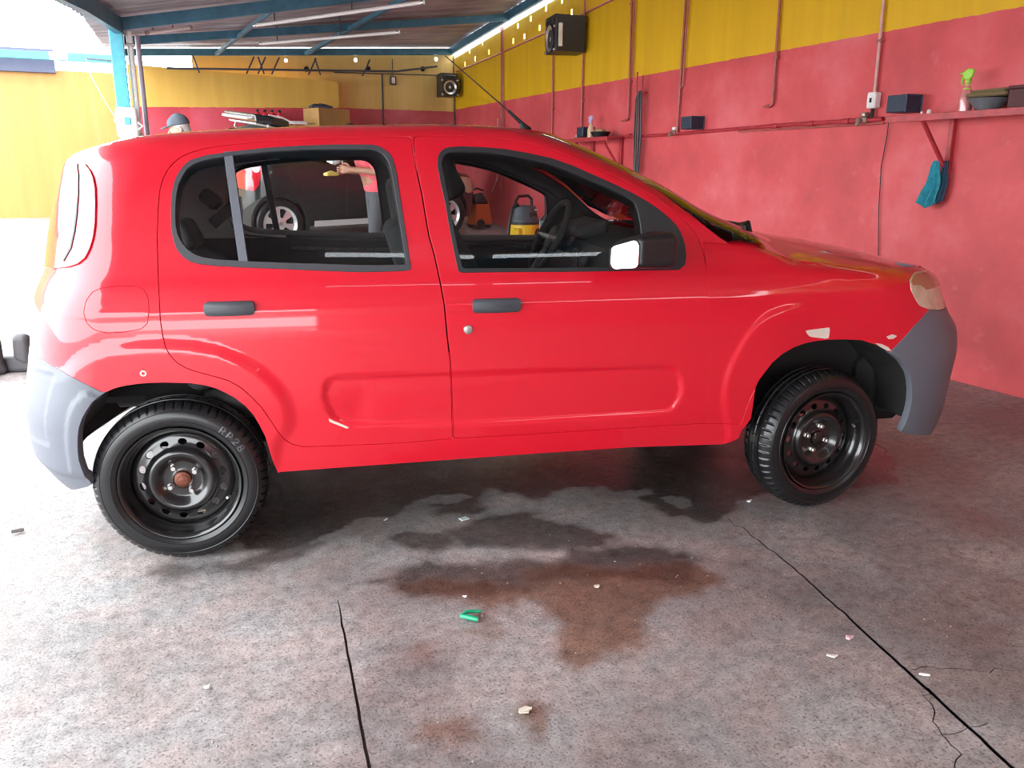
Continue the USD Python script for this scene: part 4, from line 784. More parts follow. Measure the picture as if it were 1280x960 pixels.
w1 = np.interp(np.arange(len(j1)), [0, 3, 20, 59], [.002, .006, .009, .011]); w2 = np.interp(np.arange(len(j2)), [0, 8, 16, 30, 62], [.001, .004, .006, .010, .011])
cr1 = wob((1.768, 1.262), (1.66, 1.16), 8, .006, 6); cr1 = np.vstack([cr1, wob((1.66, 1.16), (1.62, 1.05), 8, .006, 7)[1:], wob((1.62, 1.05), (1.47, .96), 8, .006, 8)[1:]])
cr2 = wob((1.765, 1.365), (2.05, 1.22), 14, .007, 9); cr3 = wob((1.63, 1.12), (1.78, 1.10), 6, .008, 10)
CUTS = [slot(j1, w1), slot(j2, w2), slot(cr1, .0028), slot(cr2, .0022), slot(cr3, .002)]
def floor_piece(name, poly, h, cuts=(), attrs=True):
    for c in cuts: poly = poly.difference(c)
    ps, ts, rings, b = [], [], [], 0
    for g in sorted(getattr(poly, 'geoms', [poly]), key=lambda g: -g.area):
        p_, t_, r_ = tri2d(g, h, .007 if cuts else h); ps.append((p_, r_)); ts.append(t_ + b); b += len(p_)
    P, T = np.vstack([p for p, _ in ps]), np.vstack(ts)
    spans, b = [], 0
    for p_, r_ in ps:
        k = b
        for r in r_: spans.append((k, len(r))); k += len(r)
        b += len(p_)
    z = ramp(P[:, 1]) + (px_noise(np.c_[P, np.zeros(len(P))], 1.1, 3, 3) - .5) * .010 + (px_noise(np.c_[P, np.zeros(len(P))], 9, 2, 4) - .5) * .002
    V = np.c_[P, z]; F = [T]; b = len(V); N = [len(V)]; k = 0; VV = [V]
    for k, m in spans:
        a = V[k:k + m]; idx = np.arange(k, k + m)
        VV.append(a - [0, 0, .018]); i = np.arange(m); j = (i + 1) % m
        F.append(np.vstack([np.stack([idx[i], b + i, idx[j]], 1), np.stack([idx[j], b + i, b + j], 1)])); b += m
    V = np.vstack(VV); F = np.vstack(F)
    o = obj(name, trimesh.Trimesh(V, F, process=False), M['concrete'], FLOOR, smooth=False)
    me = UsdGeom.Mesh(o); nn = np.zeros((len(V), 3)); nn[:, 2] = 1
    if h < .1:
        tn = np.array(trimesh.Trimesh(V[:len(P)], T, process=False).vertex_normals); tn[tn[:, 2] < 0] *= -1; nn[:len(P)] = tn
    me.CreateNormalsAttr(Vt.Vec3fArray.FromNumpy(nn.astype(np.float32))); me.SetNormalsInterpolation('vertex')
    w = stain(V[:, :2], WET, .07, 21) if attrs else np.zeros(len(V)); 
    if attrs:
        for x, y, a, c in DRY:
            d = np.hypot((V[:, 0] - x) / a, (V[:, 1] - y) / c) + (px_noise(np.c_[V[:, :2], np.zeros(len(V))], 12, 4, 9) - .5) * 1.3
            w *= 1 - .8 * sstep((1.05 - d) / .25)
        w = np.maximum(w, .30 * sstep((px_noise(np.c_[V[:, :2], np.zeros(len(V))], 2.1, 5, 30) - .56) / .10))
    m_ = stain(V[:, :2], MUD, .08, 40) if attrs else np.zeros(len(V))
    w = w * (1 - .35 * m_)
    for k_, a_ in (('wet', w), ('mud', m_)):
        UsdGeom.PrimvarsAPI(me).CreatePrimvar(k_, Sdf.ValueTypeNames.FloatArray, 'vertex').Set(Vt.FloatArray.FromNumpy(a_.astype(np.float32)))
    return o
near = sbox(-2.2, -.6, 4.74, 5.2)
floor_piece('slab', near, .024, CUTS)
floor_piece('slab', sbox(-2.2, 5.2, 4.74, 13.6), .16, (), False)
floor_piece('slab', sbox(-2.2, -6.5, 4.74, -.6), .2, (), False)
floor_piece('slab', sbox(-14, -14, -2.2, 13.6), .3, (), False)
obj('joint_filler', bx(1.2, 1.0, -.0240, 7.0, 3.4, .03), M['dirt'], FLOOR)
# ---- walls
def wallmat(name, z0, slope=0.0, red=(.64, .085, .095), yel=(.72, .42, .008), yellow=True, pale=.25):
    red, yel = np.array(red), np.array(yel)
    n = {'g': ('geometry', {}), 'sep': ('separate_xyz', {}), 'n1': ('noise_texture', {'scale': 1.6, 'detail': 5.0, 'roughness': .6}), 'n2': ('noise_texture', {'scale': 9.0, 'detail': 6.0, 'roughness': .65}),
         'mp': ('mapping', {'scale': (7.0, 7.0, .55)}), 'ns': ('noise_texture', {'scale': 1.0, 'detail': 4.0, 'roughness': .6}), 'nf': ('noise_texture', {'scale': 60.0, 'detail': 3.0}),
         'rr': ('rgb_ramp', {'ramp': [(.33, tuple(red * [.80, .8, .8])), (.5, tuple(red)), (.70, tuple(np.clip(red * [1.10, 1.7, 1.7], 0, 1)))]}),
         'ry': ('rgb_ramp', {'ramp': [(.35, tuple(yel * .92)), (.55, tuple(yel)), (.72, tuple(np.clip(yel * [1.05, 1.08, 1.3], 0, 1)))]}),
         'sc': ('rgb_ramp', {'ramp': [(.60, (0, 0, 0)), (.72, (1, 1, 1))]}), 'mscuff': ('mix', {'color2': tuple(np.clip(red * [1.15, 2.6, 2.6], 0, 1))}), 'fs': ('math', {'math_type': 'multiply', 'value2': pale}),
         'e': ('math', {'math_type': 'multiply_add', 'value2': .022}), 'x': ('math', {'math_type': 'multiply_add', 'value2': -slope}), 'gt': ('math', {'math_type': 'greater_than', 'value2': z0 + .011}),
         'mixc': ('mix', {}), 'b': ('bump', {'strength': .35, 'distance': .004}), 'bb': ('math', {'math_type': 'multiply_add', 'value2': .3}),
         'p': ('principled_bsdf', {'roughness': .52, 'specular_ior_level': .35})}
    l = [('g.position', 'n1.vector'), ('g.position', 'n2.vector'), ('g.position', 'mp.vector'), ('mp.vector', 'ns.vector'), ('g.position', 'nf.vector'), ('g.position', 'sep.vector'),
         ('n1.fac', 'rr.fac'), ('ns.fac', 'ry.fac'), ('n2.fac', 'sc.fac'), ('sc.color', 'fs.value1'), ('fs.value', 'mscuff.fac'), ('rr.color', 'mscuff.color1'),
         ('n2.fac', 'e.value1'), ('sep.z', 'e.value3'), ('sep.x', 'x.value1'), ('e.value', 'x.value3'), ('x.value', 'gt.value1'), ('gt.value', 'mixc.fac'), ('mscuff.color', 'mixc.color1'), ('ry.color', 'mixc.color2'),
         ('mixc.color', 'p.base_color'), ('nf.fac', 'bb.value1'), ('n2.fac', 'bb.value3'), ('bb.value', 'b.height'), ('b.normal', 'p.normal')]
    return mat(name, n, l)
M['wall_right'] = wallmat('red_yellow_wall', 2.22)
M['wall_back'] = wallmat('red_yellow_back_wall', 2.19, 0, red=(.52, .09, .11), yel=(.62, .42, .13))
M['wall_part'] = wallmat('red_yellow_part_wall', 2.085, .027, red=(.50, .05, .07), yel=(.60, .36, .07))
M['wall_left'] = wallmat('yellow_wall', -5.0, yel=(.38, .215, .06))
def roof_z(X, Y):
    zl, zr = np.interp(Y, [6, 8.3, 10.4, 12.6, 14], [2.53, 2.53, 2.66, 2.80, 2.88]), np.interp(Y, [6, 8.3, 10.4, 12.6, 14], [3.46, 3.40, 3.24, 3.06, 2.98])
    return zl + (zr - zl) * (np.asarray(X) - .1) / 4.64
def struct(name, m, material, smooth=30, parent=None): return obj(name, m, M[material], parent, smooth=smooth, kind=None if parent is not None else 'structure')
# right wall: masonry up to 2.7 m, a thin sheet with slots for air above it
def wall_yz(poly, x, t): # polygon in (y, z) -> slab from x to x + t
    m = extr(poly, t); T = np.array([[0, 0, 1, x], [1, 0, 0, 0], [0, 1, 0, 0], [0, 0, 0, 1.]]); m.apply_transform(T); m.fix_normals(); return m
strip = lambda y: float(np.interp(y, [8.06, 9.44, 11.23, 12.6], [3.0, 2.91, 2.82, 2.78]))
WR = struct('wall_right', wall_yz(pg((-6.5, -.1), (13.0, -.1), (13.0, strip(12.6)), (11.23, strip(11.23)), (9.44, strip(9.44)), (8.06, 3.0), (6, 3.1), (-6.5, 3.2)), 4.74, .15), 'wall_right')
ys = np.linspace(-6.5, 12.62, 40); top = [(float(y), float(roof_z(4.74, y) - (.09 if y > 7.5 else .02))) for y in ys]
sheet = pg((-6.5, 3.2), (6, 3.1), (8.06, 3.0), (9.44, strip(9.44)), (11.23, strip(11.23)), (12.62, strip(12.6)), *top[::-1])
SLOTS = [(12.0, 3.0), (11.49, 3.05), (12.18, 2.84), (11.78, 2.87), (11.26, 2.9), (10.45, 2.94), (10.31, 3.1), (10.11, 2.95), (9.93, 3.13), (9.68, 2.99), (9.51, 3.18), (9.29, 3.02), (9.1, 3.2), (8.86, 3.04)]
for y, z in SLOTS: sheet = sheet.difference(sbox(y - .018, z - .026, y + .018, z + .026).buffer(.006))
obj('upper_sheet', wall_yz(sheet, 4.742, .012), M['wall_right'], WR)
def wall_xz(poly, y, t):
    m = extr(poly, t); T = np.array([[1, 0, 0, 0], [0, 0, 1, y], [0, 1, 0, 0], [0, 0, 0, 1.]]); m.apply_transform(T); m.fix_normals(); return m
back = pg((2.4, -.1), (4.74, -.1), (4.74, 3.0), (4.70, 3.03), (2.4, 2.93))
upb = pg((-.4, 2.66), (2.4, 2.66), (2.4, 2.92), (-.4, 2.75))
BACKW = struct('wall_back', wall_xz(back.intersection(sbox(0, -1, 5, 2.70)), 12.6, .14), 'wall_back')
vent = back.intersection(sbox(0, 2.70, 5, 4)).union(pg((.95, 2.45), (2.45, 2.45), (2.45, 2.93), (.95, 2.86)))
for x, z in ((3.20, 2.86), (4.44, 2.94)): vent = vent.difference(Point(x, z).buffer(.028))
for x, z in ((2.2, 2.80),): vent = vent.difference(Point(x, z).buffer(.025))
obj('upper_sheet', wall_xz(vent, 12.605, .012), M['wall_back'], BACKW)
for x, z in ((2.48, 2.70), (3.38, 2.75), (4.22, 2.79)): obj('vent_plug', lathe([(0, .02), (.028, .02), (.034, .012), (.036, 0), (0, 0)], 20).apply_transform(trimesh.transformations.translation_matrix([x, 12.60, z]) @ Rx(90)), M['void'], BACKW)
obj('wall_batten', [bar((2.87, 12.59, 2.675), (4.73, 12.59, 2.715), .02, .014)], M['handle'], BACKW)
obj('wall_batten', [bar((3.575, 12.59, .5), (3.585, 12.59, 2.69), .022, .022)], M['handle'], BACKW)
obj('wall_batten', bar((4.715, 12.585, .5), (4.715, 12.585, 3.0), .014, .014), M['handle'], BACKW)
struct('wall_partition', wall_xz(pg((.14, -.1), (2.85, -.1), (2.85, 2.52), (.14, 2.605)), 12.26, .12), 'wall_part')
struct('wall_left', wall_xz(pg((-9, -.1), (.05, -.1), (.05, 2.61), (-9, 2.61)), 13.5, .15), 'wall_left')
struct('wall_front', wall_xz(pg((-1.9, -.2), (4.9, -.2), (4.9, 2.75), (-1.9, 2.3)), -6.5, .12), 'wall_right')
# roof sheets: corrugated across the slope, each one a sheet
M['roof_sheet'] = mat('weathered_roof_sheet', {'g': ('geometry', {}), 'n': ('noise_texture', {'scale': 1.2, 'detail': 5.0}), 'mp': ('mapping', {'scale': (.5, 9.0, 1.0)}), 'n2': ('noise_texture', {'scale': 1.0, 'detail': 5.0, 'roughness': .65}),
    'r': ('rgb_ramp', {'ramp': [(.3, (.26, .25, .265)), (.5, (.44, .425, .45)), (.7, (.58, .565, .59))]}), 'r2': ('rgb_ramp', {'ramp': [(.35, (.55, .5, .48)), (.6, (1, 1, 1))]}), 'm': ('mix', {'mix_type': 'multiply', 'fac': 1.0}), 'p': ('principled_bsdf', {'roughness': .6, 'metallic': .15})},
    [('g.position', 'n.vector'), ('g.position', 'mp.vector'), ('mp.vector', 'n2.vector'), ('n.fac', 'r.fac'), ('n2.fac', 'r2.fac'), ('r.color', 'm.color1'), ('r2.color', 'm.color2'), ('m.color', 'p.base_color')])
M['blue_steel'] = plain('blue_painted_steel', (.045, .16, .24), .45, var=(9, .25))
M['cyan_steel'] = plain('turquoise_painted_steel', (.10, .42, .52), .45, var=(9, .15))
def eave_x(Y): return np.interp(Y, [-7, 0, 6.95, 8.3, 13], [-2.9, -1.75, -.18, .06, .10])
CEIL = stage.DefinePrim('/World/ceiling', 'Xform'); CEIL.SetCustomDataByKey('kind', 'structure')
edges = np.arange(-7.08, 12.75, .86)
for k in range(len(edges)):
    y0, y1 = edges[k], min(edges[k] + .93, 12.72)
    if y1 - y0 < .2: continue
    Y = np.linspace(y0, y1, 49); U = np.linspace(0, 1, 7)
    X0 = eave_x(Y) - np.interp(Y, [7, 8.3, 11.5, 13], [.22, .26, .22, .2])
    X = X0[:, None] + (4.69 - X0)[:, None] * U[None]; YY = np.broadcast_to(Y[:, None], X.shape)
    Z = roof_z(X, YY) + .06 + .011 * np.sin(2 * PI * YY / .155) + (.009 if k % 2 else 0) + .0
    obj('roof_sheet', grid_mesh(np.stack([X, YY, Z], -1)), M['roof_sheet'], CEIL, smooth=True)
def beam(name, a, b, w, h, m='blue_steel'): obj(name, bar(a, b, w, h), M[m], CEIL)
for Y in (12.5, 10.4, 8.3, 6.1, 3.9, 1.6, -.8, -3.2, -5.8):
    xe = float(eave_x(Y)) + .03
    beam('roof_beam', (xe, Y, float(roof_z(xe, Y)) - .02), (4.66, Y, float(roof_z(4.66, Y)) - .02), .055, .10 if Y < 10 else .085)
for y0, y1 in ((-6.4, 0), (0, 6.95), (6.95, 8.3), (8.3, 12.6)):
    beam('eave_beam', (float(eave_x(y0)), y0, float(roof_z(eave_x(y0), y0)) - .03), (float(eave_x(y1)), y1, float(roof_z(eave_x(y1), y1)) - .03), .07, .13)
for y0, y1 in ((-6.4, 6), (6, 8.3), (8.3, 10.4), (10.4, 12.6)):
    beam('roof_edge_rail', (4.66, y0, float(roof_z(4.66, y0)) + .0), (4.66, y1, float(roof_z(4.66, y1)) + .0), .05, .10)
beam('roof_strut', (2.7, 8.4, float(roof_z(2.7, 8.4)) - .05), (2.45, 12.4, float(roof_z(2.45, 12.4)) - .05), .05, .05)
beam('roof_strut', (1.35, 8.4, float(roof_z(1.35, 8.4)) - .05), (1.25, 12.4, float(roof_z(1.25, 12.4)) - .05), .04, .04)
# light steel truss in front of the back wall
tr = lambda u, dz: (.6 + 3.3 * u, 12.15, 2.57 + .10 * u + dz)
for a, b in (((0, 0), (.93, .02)), ((.93, .02), (1.12, .10))): obj('truss_chord', bar(tr(*a), tr(*b), .026), M['handle'], CEIL)
for k_, u in enumerate((.12, .30, .345, .37, .40, .55, .60, .78)): obj('truss_web', bar(tr(u, -.05), tr(u + (.035 if k_ % 3 else -.02), .17), .020), M['handle'], CEIL)
# unlit fluorescent tubes hung under the roof
M['tube_glass'] = plain('fluorescent_tube', (.72, .70, .68), .3)
def tube_lamp(a, b, label):
    a, b = np.array(a), np.array(b); t = thing('fluorescent_tube', label, 'lamp', a, group=None)
    d = b - a; obj('tube', tube([0 * d, d], .017, 10), M['tube_glass'], t)
    for q in (0, 1): obj('end_cap', tube([d * q + d / np.linalg.norm(d) * .03 * (-1 if q == 0 else 1), d * q], .02, 10), M['lock'], t)
    for q in (.12, .6):
        p = d * q; w_ = p + a; obj('hanger', tube([p, p + [0, 0, float(roof_z(w_[0], w_[1])) - w_[2] + .05]], .006, 6), M['handle'], t)
tube_lamp((1.283, 8.849, 2.66), (2.55, 7.62, 2.76), 'long white tube lamp hanging under the roof, nearest of the three')
tube_lamp((1.60, 10.65, 2.74), (2.83, 9.30, 2.76), 'white tube lamp hanging just in front of the farthest roof beam')
# two lit tubes hung the same slanting way over the near bay: the bright line seen in the side windows
M['lit_tube'] = mat('lit_tube', {'e': ('emission', {'color': (.90, .96, 1.0), 'strength': 16.0})}, surface='e.emission')
def lit_lamp(a, b, label):
    a, b = np.array(a, float), np.array(b, float); d = b - a; t = thing('tube_lamp', label, 'lamp', a)
    obj('tube', tube([.03 * d, .97 * d], .022, 12), M['lit_tube'], t)
    obj('lamp_tray', bar((0, 0, .04), d + [0, 0, .04], .03, .025), M['white_tray'], t)
    for q in (.02, .98): obj('lamp_holder', bx(*(d * q + [0, 0, .012]), .04, .04, .06, .006), M['white_tray'], t)
    for q in (.15, .85):
        w_ = a + d * q; obj('hanger', tube([d * q + [0, 0, .05], d * q + [0, 0, float(roof_z(w_[0], w_[1])) - w_[2] + .05]], .006, 6), M['handle'], t)
M['white_tray'] = plain('lamp_tray_white', (.7, .7, .68), .5)
lit_lamp((-.12, .20, 2.42), (.90, -.47, 2.60), 'lit white tube lamp under the roof nearest the open yard side')
lit_lamp((.98, -.52, 2.62), (2.00, -1.12, 2.82), 'lit white tube lamp under the roof nearest the red wall')
tube_lamp((.326, 9.358, 2.60), (.72, 9.55, 2.70), 'short tube lamp hanging beside the turquoise column')
# ---- column at the roof's edge and what hangs on the far left
COL = struct('column', [bar((.03, 8.32, .2), (.03, 8.32, 2.56), .11, .10, up=(0, 1, 0), bev=.006)], 'cyan_steel')
obj('column_plate', bx(.03, 8.32, .34, .22, .22, .02), M['cyan_steel'], COL)
M['white_pvc'] = plain('white_pipe', (.78, .77, .76), .35)
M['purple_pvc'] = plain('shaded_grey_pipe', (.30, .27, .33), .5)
p = thing('drain_pipe', 'white plastic drain pipe beside the turquoise column', 'pipe', (.135, 8.36, .3))
obj('pipe', tube([(0, 0, 0), (0, 0, 2.16)], .026, 14), M['white_pvc'], p)
for z in (.5, 1.3, 2.05): obj('pipe_clip', bx(-.0, .0, z, .07, .07, .025, .006), M['lock'], p)
p = thing('grey_pipe', 'grey pipe running up behind the white drain pipe', 'pipe', (.20, 8.42, .3)); obj('pipe', tube([(0, 0, 0), (0, 0, 2.14)], .022, 12), M['purple_pvc'], p)
p = thing('hose_reel', 'white hose reel box fixed to the turquoise column above the car roof', 'box', (.045, 8.215, 1.70))
obj('reel_case', rounded_hull([(sx * .055, 0, z) for sx in (-1, 1) for z in (-.10, .09)], .035), M['white_pvc'], p, smooth=60)
obj('reel_mouth', bx(.005, -.037, .01, .05, .012, .06, .004), M['cyan_steel'], p); obj('reel_handle', tube([(.085, -.02, -.06), (.12, -.03, -.03), (.085, -.02, .0)], .008, 8), M['white_pvc'], p)
# outside: beam, dark shutter head, hanging line
ob = thing('yard_beam', 'pale turquoise steel beam across the yard left of the column', 'beam', (-1.4, 13.2, 2.76))
obj('beam', bx(-3.3, 0, 0, 9.4, .08, .10), plain('pale_turquoise_steel', (.05, .27, .36), .5), ob)
obj('rust_patch', bx(.72, -.042, .005, .22, .006, .10, .002), plain('rusty_primer', (.75, .55, .42), .7, var=(30, .35)), ob)
obj('shutter_head', [bx(-5.2, 13.46, 2.72, 8.9, .1, .30)], plain('dark_blue_shutter', (.06, .07, .12), .5), label='dark blue shutter box along the top of the yellow yard wall', category='shutter box')
hl = thing('hanging_line', 'thin grey line with a small weight hanging in front of the yellow yard wall', 'rope', (-.35, 13.16, 2.75))
obj('line', tube([(0, 0, 0), (.02, 0, -.18), (.15, 0, -.50), (.28, 0, -.76)], .008, 6), M['lock'], hl)
obj('weight', trimesh.creation.icosphere(2, .035).apply_translation([.29, 0, -.79]), M['white_pvc'], hl)
obj('line_arm', bar((0, 0, 0), (.5, 0, -.02), .018), M['handle'], hl)
# ---------------------------------------------------------------- things on the walls
M['conduit'] = plain('painted_conduit_red', (.40, .10, .09), .4, var=(14, .2))
M['conduit_pale'] = plain('pale_conduit', (.60, .33, .30), .4, var=(14, .2))
M['red_steel'] = plain('red_painted_steel', (.42, .035, .045), .42, var=(12, .3))
M['white_plastic'] = plain('white_plastic', (.75, .72, .70), .4)
M['blue_black'] = plain('navy_speaker_cloth', (.018, .032, .06), .6, bump=(500, .3, .0008))
M['navy_frame'] = plain('navy_speaker_frame', (.03, .06, .10), .45)
M['speaker_case'] = plain('black_speaker_case', (.022, .020, .022), .45, bump=(220, .2, .0006))
M['cone'] = plain('silver_speaker_cone', (.62, .62, .64), .3, metal=.8)
M['brass'] = plain('valve_metal', (.45, .36, .30), .4, metal=.7)
WX = 4.74
def conduit(label, y, z0, z1, lean=0.0, elbow=None, r=.011, second=False, material='conduit'):
    t = thing('wall_conduit', label, 'pipe', (WX - r - .012, y, z0))
    p = [(0, 0, 0), (0, lean * .5, (z1 - z0) / 2), (0, lean, z1 - z0)]
    if elbow: p = [(0, elbow, -.0), (0, elbow * .3, -.0), (0, elbow * .06, .012), (0, 0, .05)] + p[1:]
    obj('pipe', tube(p, r, 12), M[material], t)
    if second: obj('pipe', tube([(.0, -.05, .4), (0, lean - .05, z1 - z0)], r * .7, 10), M['conduit'], t)
    n = max(2, int((z1 - z0) / .55))
    for k in range(n): obj('pipe_clip', bx(.006, lean * (k + .5) / n, (z1 - z0) * (k + .5) / n, .034, .05, .022, .004), M['conduit'], t)
    return t
conduit('red wall conduit ending on the pale junction at the wing of the white socket', 4.40, 1.80, 3.25, .02, material='conduit_pale')
conduit('wall conduit with a short elbow at its foot, right of the middle blue speaker', 5.41, 1.81, 3.25, .02, elbow=.10)
conduit('tall wall conduit running down to the white tap on the water pipe', 6.68, 1.66, 3.25, -.04, second=True)
conduit('wall conduit with an elbow at its foot beside the hanging hose', 7.54, 1.81, 3.28, .02, elbow=.13, second=True)
conduit('wall conduit running down behind the big black loudspeaker', 8.53, 1.66, 3.28, -.02)
conduit('thin wall conduit on the far side of the big black loudspeaker', 9.25, 1.72, 2.95, 0, elbow=.06, r=.010)
conduit('wall conduit farthest from the camera near the room corner', 10.77, .9, 3.15, 0, second=True)
# water pipe along the wall
t = thing('water_pipe', 'red painted water pipe running level along the red wall', 'pipe', (WX - .03, 4.30, 1.655))
obj('pipe', tube([(0, 0, 0), (0, 1.0, .004), (0, 2.6, -.012), (0, 4.4, -.002)], .014, 12), M['red_steel'], t)
obj('pipe', tube([(.008, .0, -.028), (.008, 1.5, -.024)], .007, 8), M['conduit'], t)
for y in (.32, .66, 1.05, 2.45, 3.2, 4.2): obj('coupling', tube([(0, y - .03, .0), (0, y + .03, .0)], .020, 12), M['red_steel'], t)
def tap(y, white=False, label=None):
    y -= 4.30
    v = obj('tap_body', tube([(-.0, y - .045, 0), (0, y + .045, 0)], .022, 12), M['brass'], t, label=label)
    obj('tap_spout', tube([(-.0, y, 0), (-.045, y, -.004), (-.055, y, -.04)], .014, 10), M['brass'], v)
    obj('tap_knob', lathe([(0, .03), (.024, .03), (.027, .022), (.027, .008), (.012, .0), (0, 0)], 8).apply_transform(trimesh.transformations.translation_matrix([-.0, y - .01, .02])), M['white_plastic' if white else 'brass'], v)
tap(4.47); tap(6.72, True, 'tap with a white knob'); tap(8.60)
q = thing('wall_socket', 'white socket box on the red wall above the water pipe', 'socket', (WX - .03, 4.395, 1.78))
obj('socket_box', bx(0, 0, 0, .06, .075, .105, .008), M['white_plastic'], q); obj('socket_slot', bx(-.031, .0, .0, .004, .018, .03, .001), M['void'], q)
obj('cable_gland', [tube([(0, 0, -.05), (0, 0, -.12)], .012, 8)], M['void'], q)
q = thing('hanging_cable', 'thin dark cable hanging from the water pipe down the red wall behind the bonnet', 'cable', (WX - .012, 4.255, 1.65))
obj('cable', tube([(-.03, 0, .01), (-.01, .0, -.02), (0, .01, -.1), (0, .03, -.3), (0, .01, -.6), (0, -.03, -.9), (0, -.03, -1.5)], .0032, 6), M['black_rubber'], q)
# small navy speakers along the pipe
def blue_box(label, y, z, s=.12, rot=0):
    q = thing('wall_speaker', label, 'speaker', (WX - .075, y, z), rot, group=None)
    obj('speaker_case', bx(0, 0, 0, .15, s * 1.15, s * .86, .004), M['blue_black'], q)
    f = -s * .575 - .004
    for a, b in (((-.075, f, -s * .41), (.075, f, -s * .41)), ((-.075, f, s * .41), (.075, f, s * .41)), ((-.07, f, -s * .41), (-.07, f, s * .41)), ((.07, f, -s * .41), (.07, f, s * .41))): obj('frame_bar', bar(a, b, .010), M['navy_frame'], q)
    # frame faces along the wall towards the street end
    f2 = s * .575 + .004
    obj('speaker_grille', bx(0, f2, 0, .135, .006, s * .74, .002), M['navy_frame'], q)
blue_box('navy blue box speaker on the red wall above the near shelf end', 4.10, 1.735, .125)
blue_box('navy blue box speaker on the pipe between two conduits', 6.38, 1.725, .125)
blue_box('small navy box speaker beside the spray bottle on the far shelf', 8.33, 1.722, .115)
# shelves of red angle iron
def shelf(label, y0, y1, z, legs, depth=.24, tilt=.0):
    q = thing('wall_shelf', label, 'shelf', (WX, y0, z)); L = y1 - y0
    obj('shelf_board', bx(-depth / 2, L / 2, -.011, depth, L, .016, .003), M['red_steel'], q)
    obj('front_angle', bar((-depth, 0, -.022), (-depth, L, -.022), .006, .042), M['red_steel'], q)
    for y, top in legs:
        obj('bracket_post', bar((-.02, y - y0, -.02), (-.02, y - y0, -.36), .035, .035), M['red_steel'], q)
        obj('bracket_strut', bar((-.02, y - y0 + .01, -.335), (-depth + .01, y - y0 + .03, -.03), .022, .022, up=(0, 1, 0)), M['red_steel'], q)
    return q
shelf('long red angle iron shelf on the red wall at the right edge', 2.60, 4.06, 1.652, ((3.76, 0), (2.75, 0)), .27)
shelf('red wall shelf far along the wall past the hanging hose', 7.58, 8.60, 1.652, ((7.66, 0), (8.25, 0)), .24)
# hose looped on two rods
q = thing('hanging_hose', 'dark hose looped over two red rods on the wall', 'hose', (WX - .04, 7.28, 2.05))
for y in (-.05, .05): obj('hose_rod', tube([(.035, y, 0), (-.02, y, 0), (-.03, y, .02), (-.03, y, .16 + (.04 if y > 0 else 0))], .008, 8), M['red_steel'], q)
for k, (dy, L) in enumerate(((-.045, .95), (-.015, 1.05), (.02, .98), (.045, .88))):
    obj('hose_strand', tube([(-.02, dy * .4, .02), (-.035, dy, -.05), (-.03, dy * 1.3, -.4), (-.02, dy * .8 + .02, -L * .8), (-.02, .02, -L)], .009, 8), M['dark_plastic' if k % 2 else 'handle'], q)
# teal rag on the bracket
def rag_mesh():
    n, m = 26, 15; u, v = np.meshgrid(np.linspace(0, 1, n), np.linspace(-1, 1, m), indexing='ij')
    w = .020 + .052 * u ** .8; fold = .018 * np.sin(v * 7 + 1.2 * u) * (.3 + u) + .008 * np.sin(v * 13 + 3 * u)
    P = np.stack([-.012 + fold * .9 - .01 * u, w * v + .05 * u * u + .006 * np.sin(9 * u), -.275 * u - .02 * np.cos(v * 3 + .6) * u], -1)
    a, f = grid_mesh(P); nrm = np.array(trimesh.Trimesh(a, f, process=False).vertex_normals)
    a2 = a - nrm * .0035; k = len(a); idx = np.arange(k).reshape(n, m); rim = np.concatenate([idx[0], idx[1:, -1], idx[-1, ::-1][1:], idx[::-1, 0][1:-1]])
    r2 = np.roll(rim, -1); s = np.vstack([np.stack([rim, r2, rim + k], 1), np.stack([r2, r2 + k, rim + k], 1)])
    return trimesh.Trimesh(np.vstack([a, a2]), np.vstack([f, f[:, ::-1] + k, s]), process=False)
q = thing('hanging_rag', 'teal cloth rag hanging on the shelf bracket', 'cloth', (WX - .055, 3.80, 1.375))
rm = rag_mesh(); obj('cloth', rm, plain('teal_cloth', (.02, .25, .33), .9, bump=(260, .5, .001), var=(25, .3)), q, smooth=60)
r2 = rag_mesh(); r2.apply_transform(np.diag([.8, .6, .9, 1])); r2.apply_translation([.022, -.05, .0]); obj('cloth_fold', r2, plain('dark_blue_cloth', (.015, .05, .09), .9), q, smooth=60, label='dark blue back fold')
# spray bottles
def spray_bottle(name, label, loc, body, head, rot=0, s=1.0, clear=False):
    q = thing(name, label, 'spray bottle', loc, rot)
    pr = np.array([(0, 0), (.034, 0), (.037, .006), (.037, .075), (.034, .095), (.021, .128), (.0135, .146), (.0125, .165), (0, .165)]) * s
    obj('bottle', lathe(pr, 28), body, q, smooth=50)
    obj('collar', lathe(np.array([(0, .158), (.0155, .158), (.0165, .163), (.0165, .178), (.014, .182), (0, .182)]) * s, 20), head, q)
    hd = rounded_hull(np.array([(-.016, 0, .195), (.018, 0, .188), (.030, 0, .212), (-.020, 0, .222), (.004, 0, .228), (.0, 0, .178)]) * s, .0095 * s, 4)
    nz = m3.Manifold.batch_hull([m3.Manifold.sphere(.007 * s, 16).translate((.026 * s, 0, .214 * s)), m3.Manifold.sphere(.0055 * s, 16).translate((.046 * s, 0, .212 * s))])
    obj('spray_head', hd + nz, head, q, smooth=50)
    obj('trigger', tube(np.array([(.020, 0, .200), (.034, 0, .186), (.036, 0, .165), (.031, 0, .150)]) * s, np.array([.006, .006, .005, .004]) * s, 8), head, q)
    return q
M['lime'] = plain('lime_plastic', (.30, .62, .03), .4); M['pink_liquid'] = plain('pink_liquid_bottle', (.62, .22, .22), .15, coat_weight=1.0); M['lilac'] = plain('lilac_plastic', (.42, .36, .60), .4)
M['yellowed'] = plain('cream_bottle', (.62, .48, .30), .35)
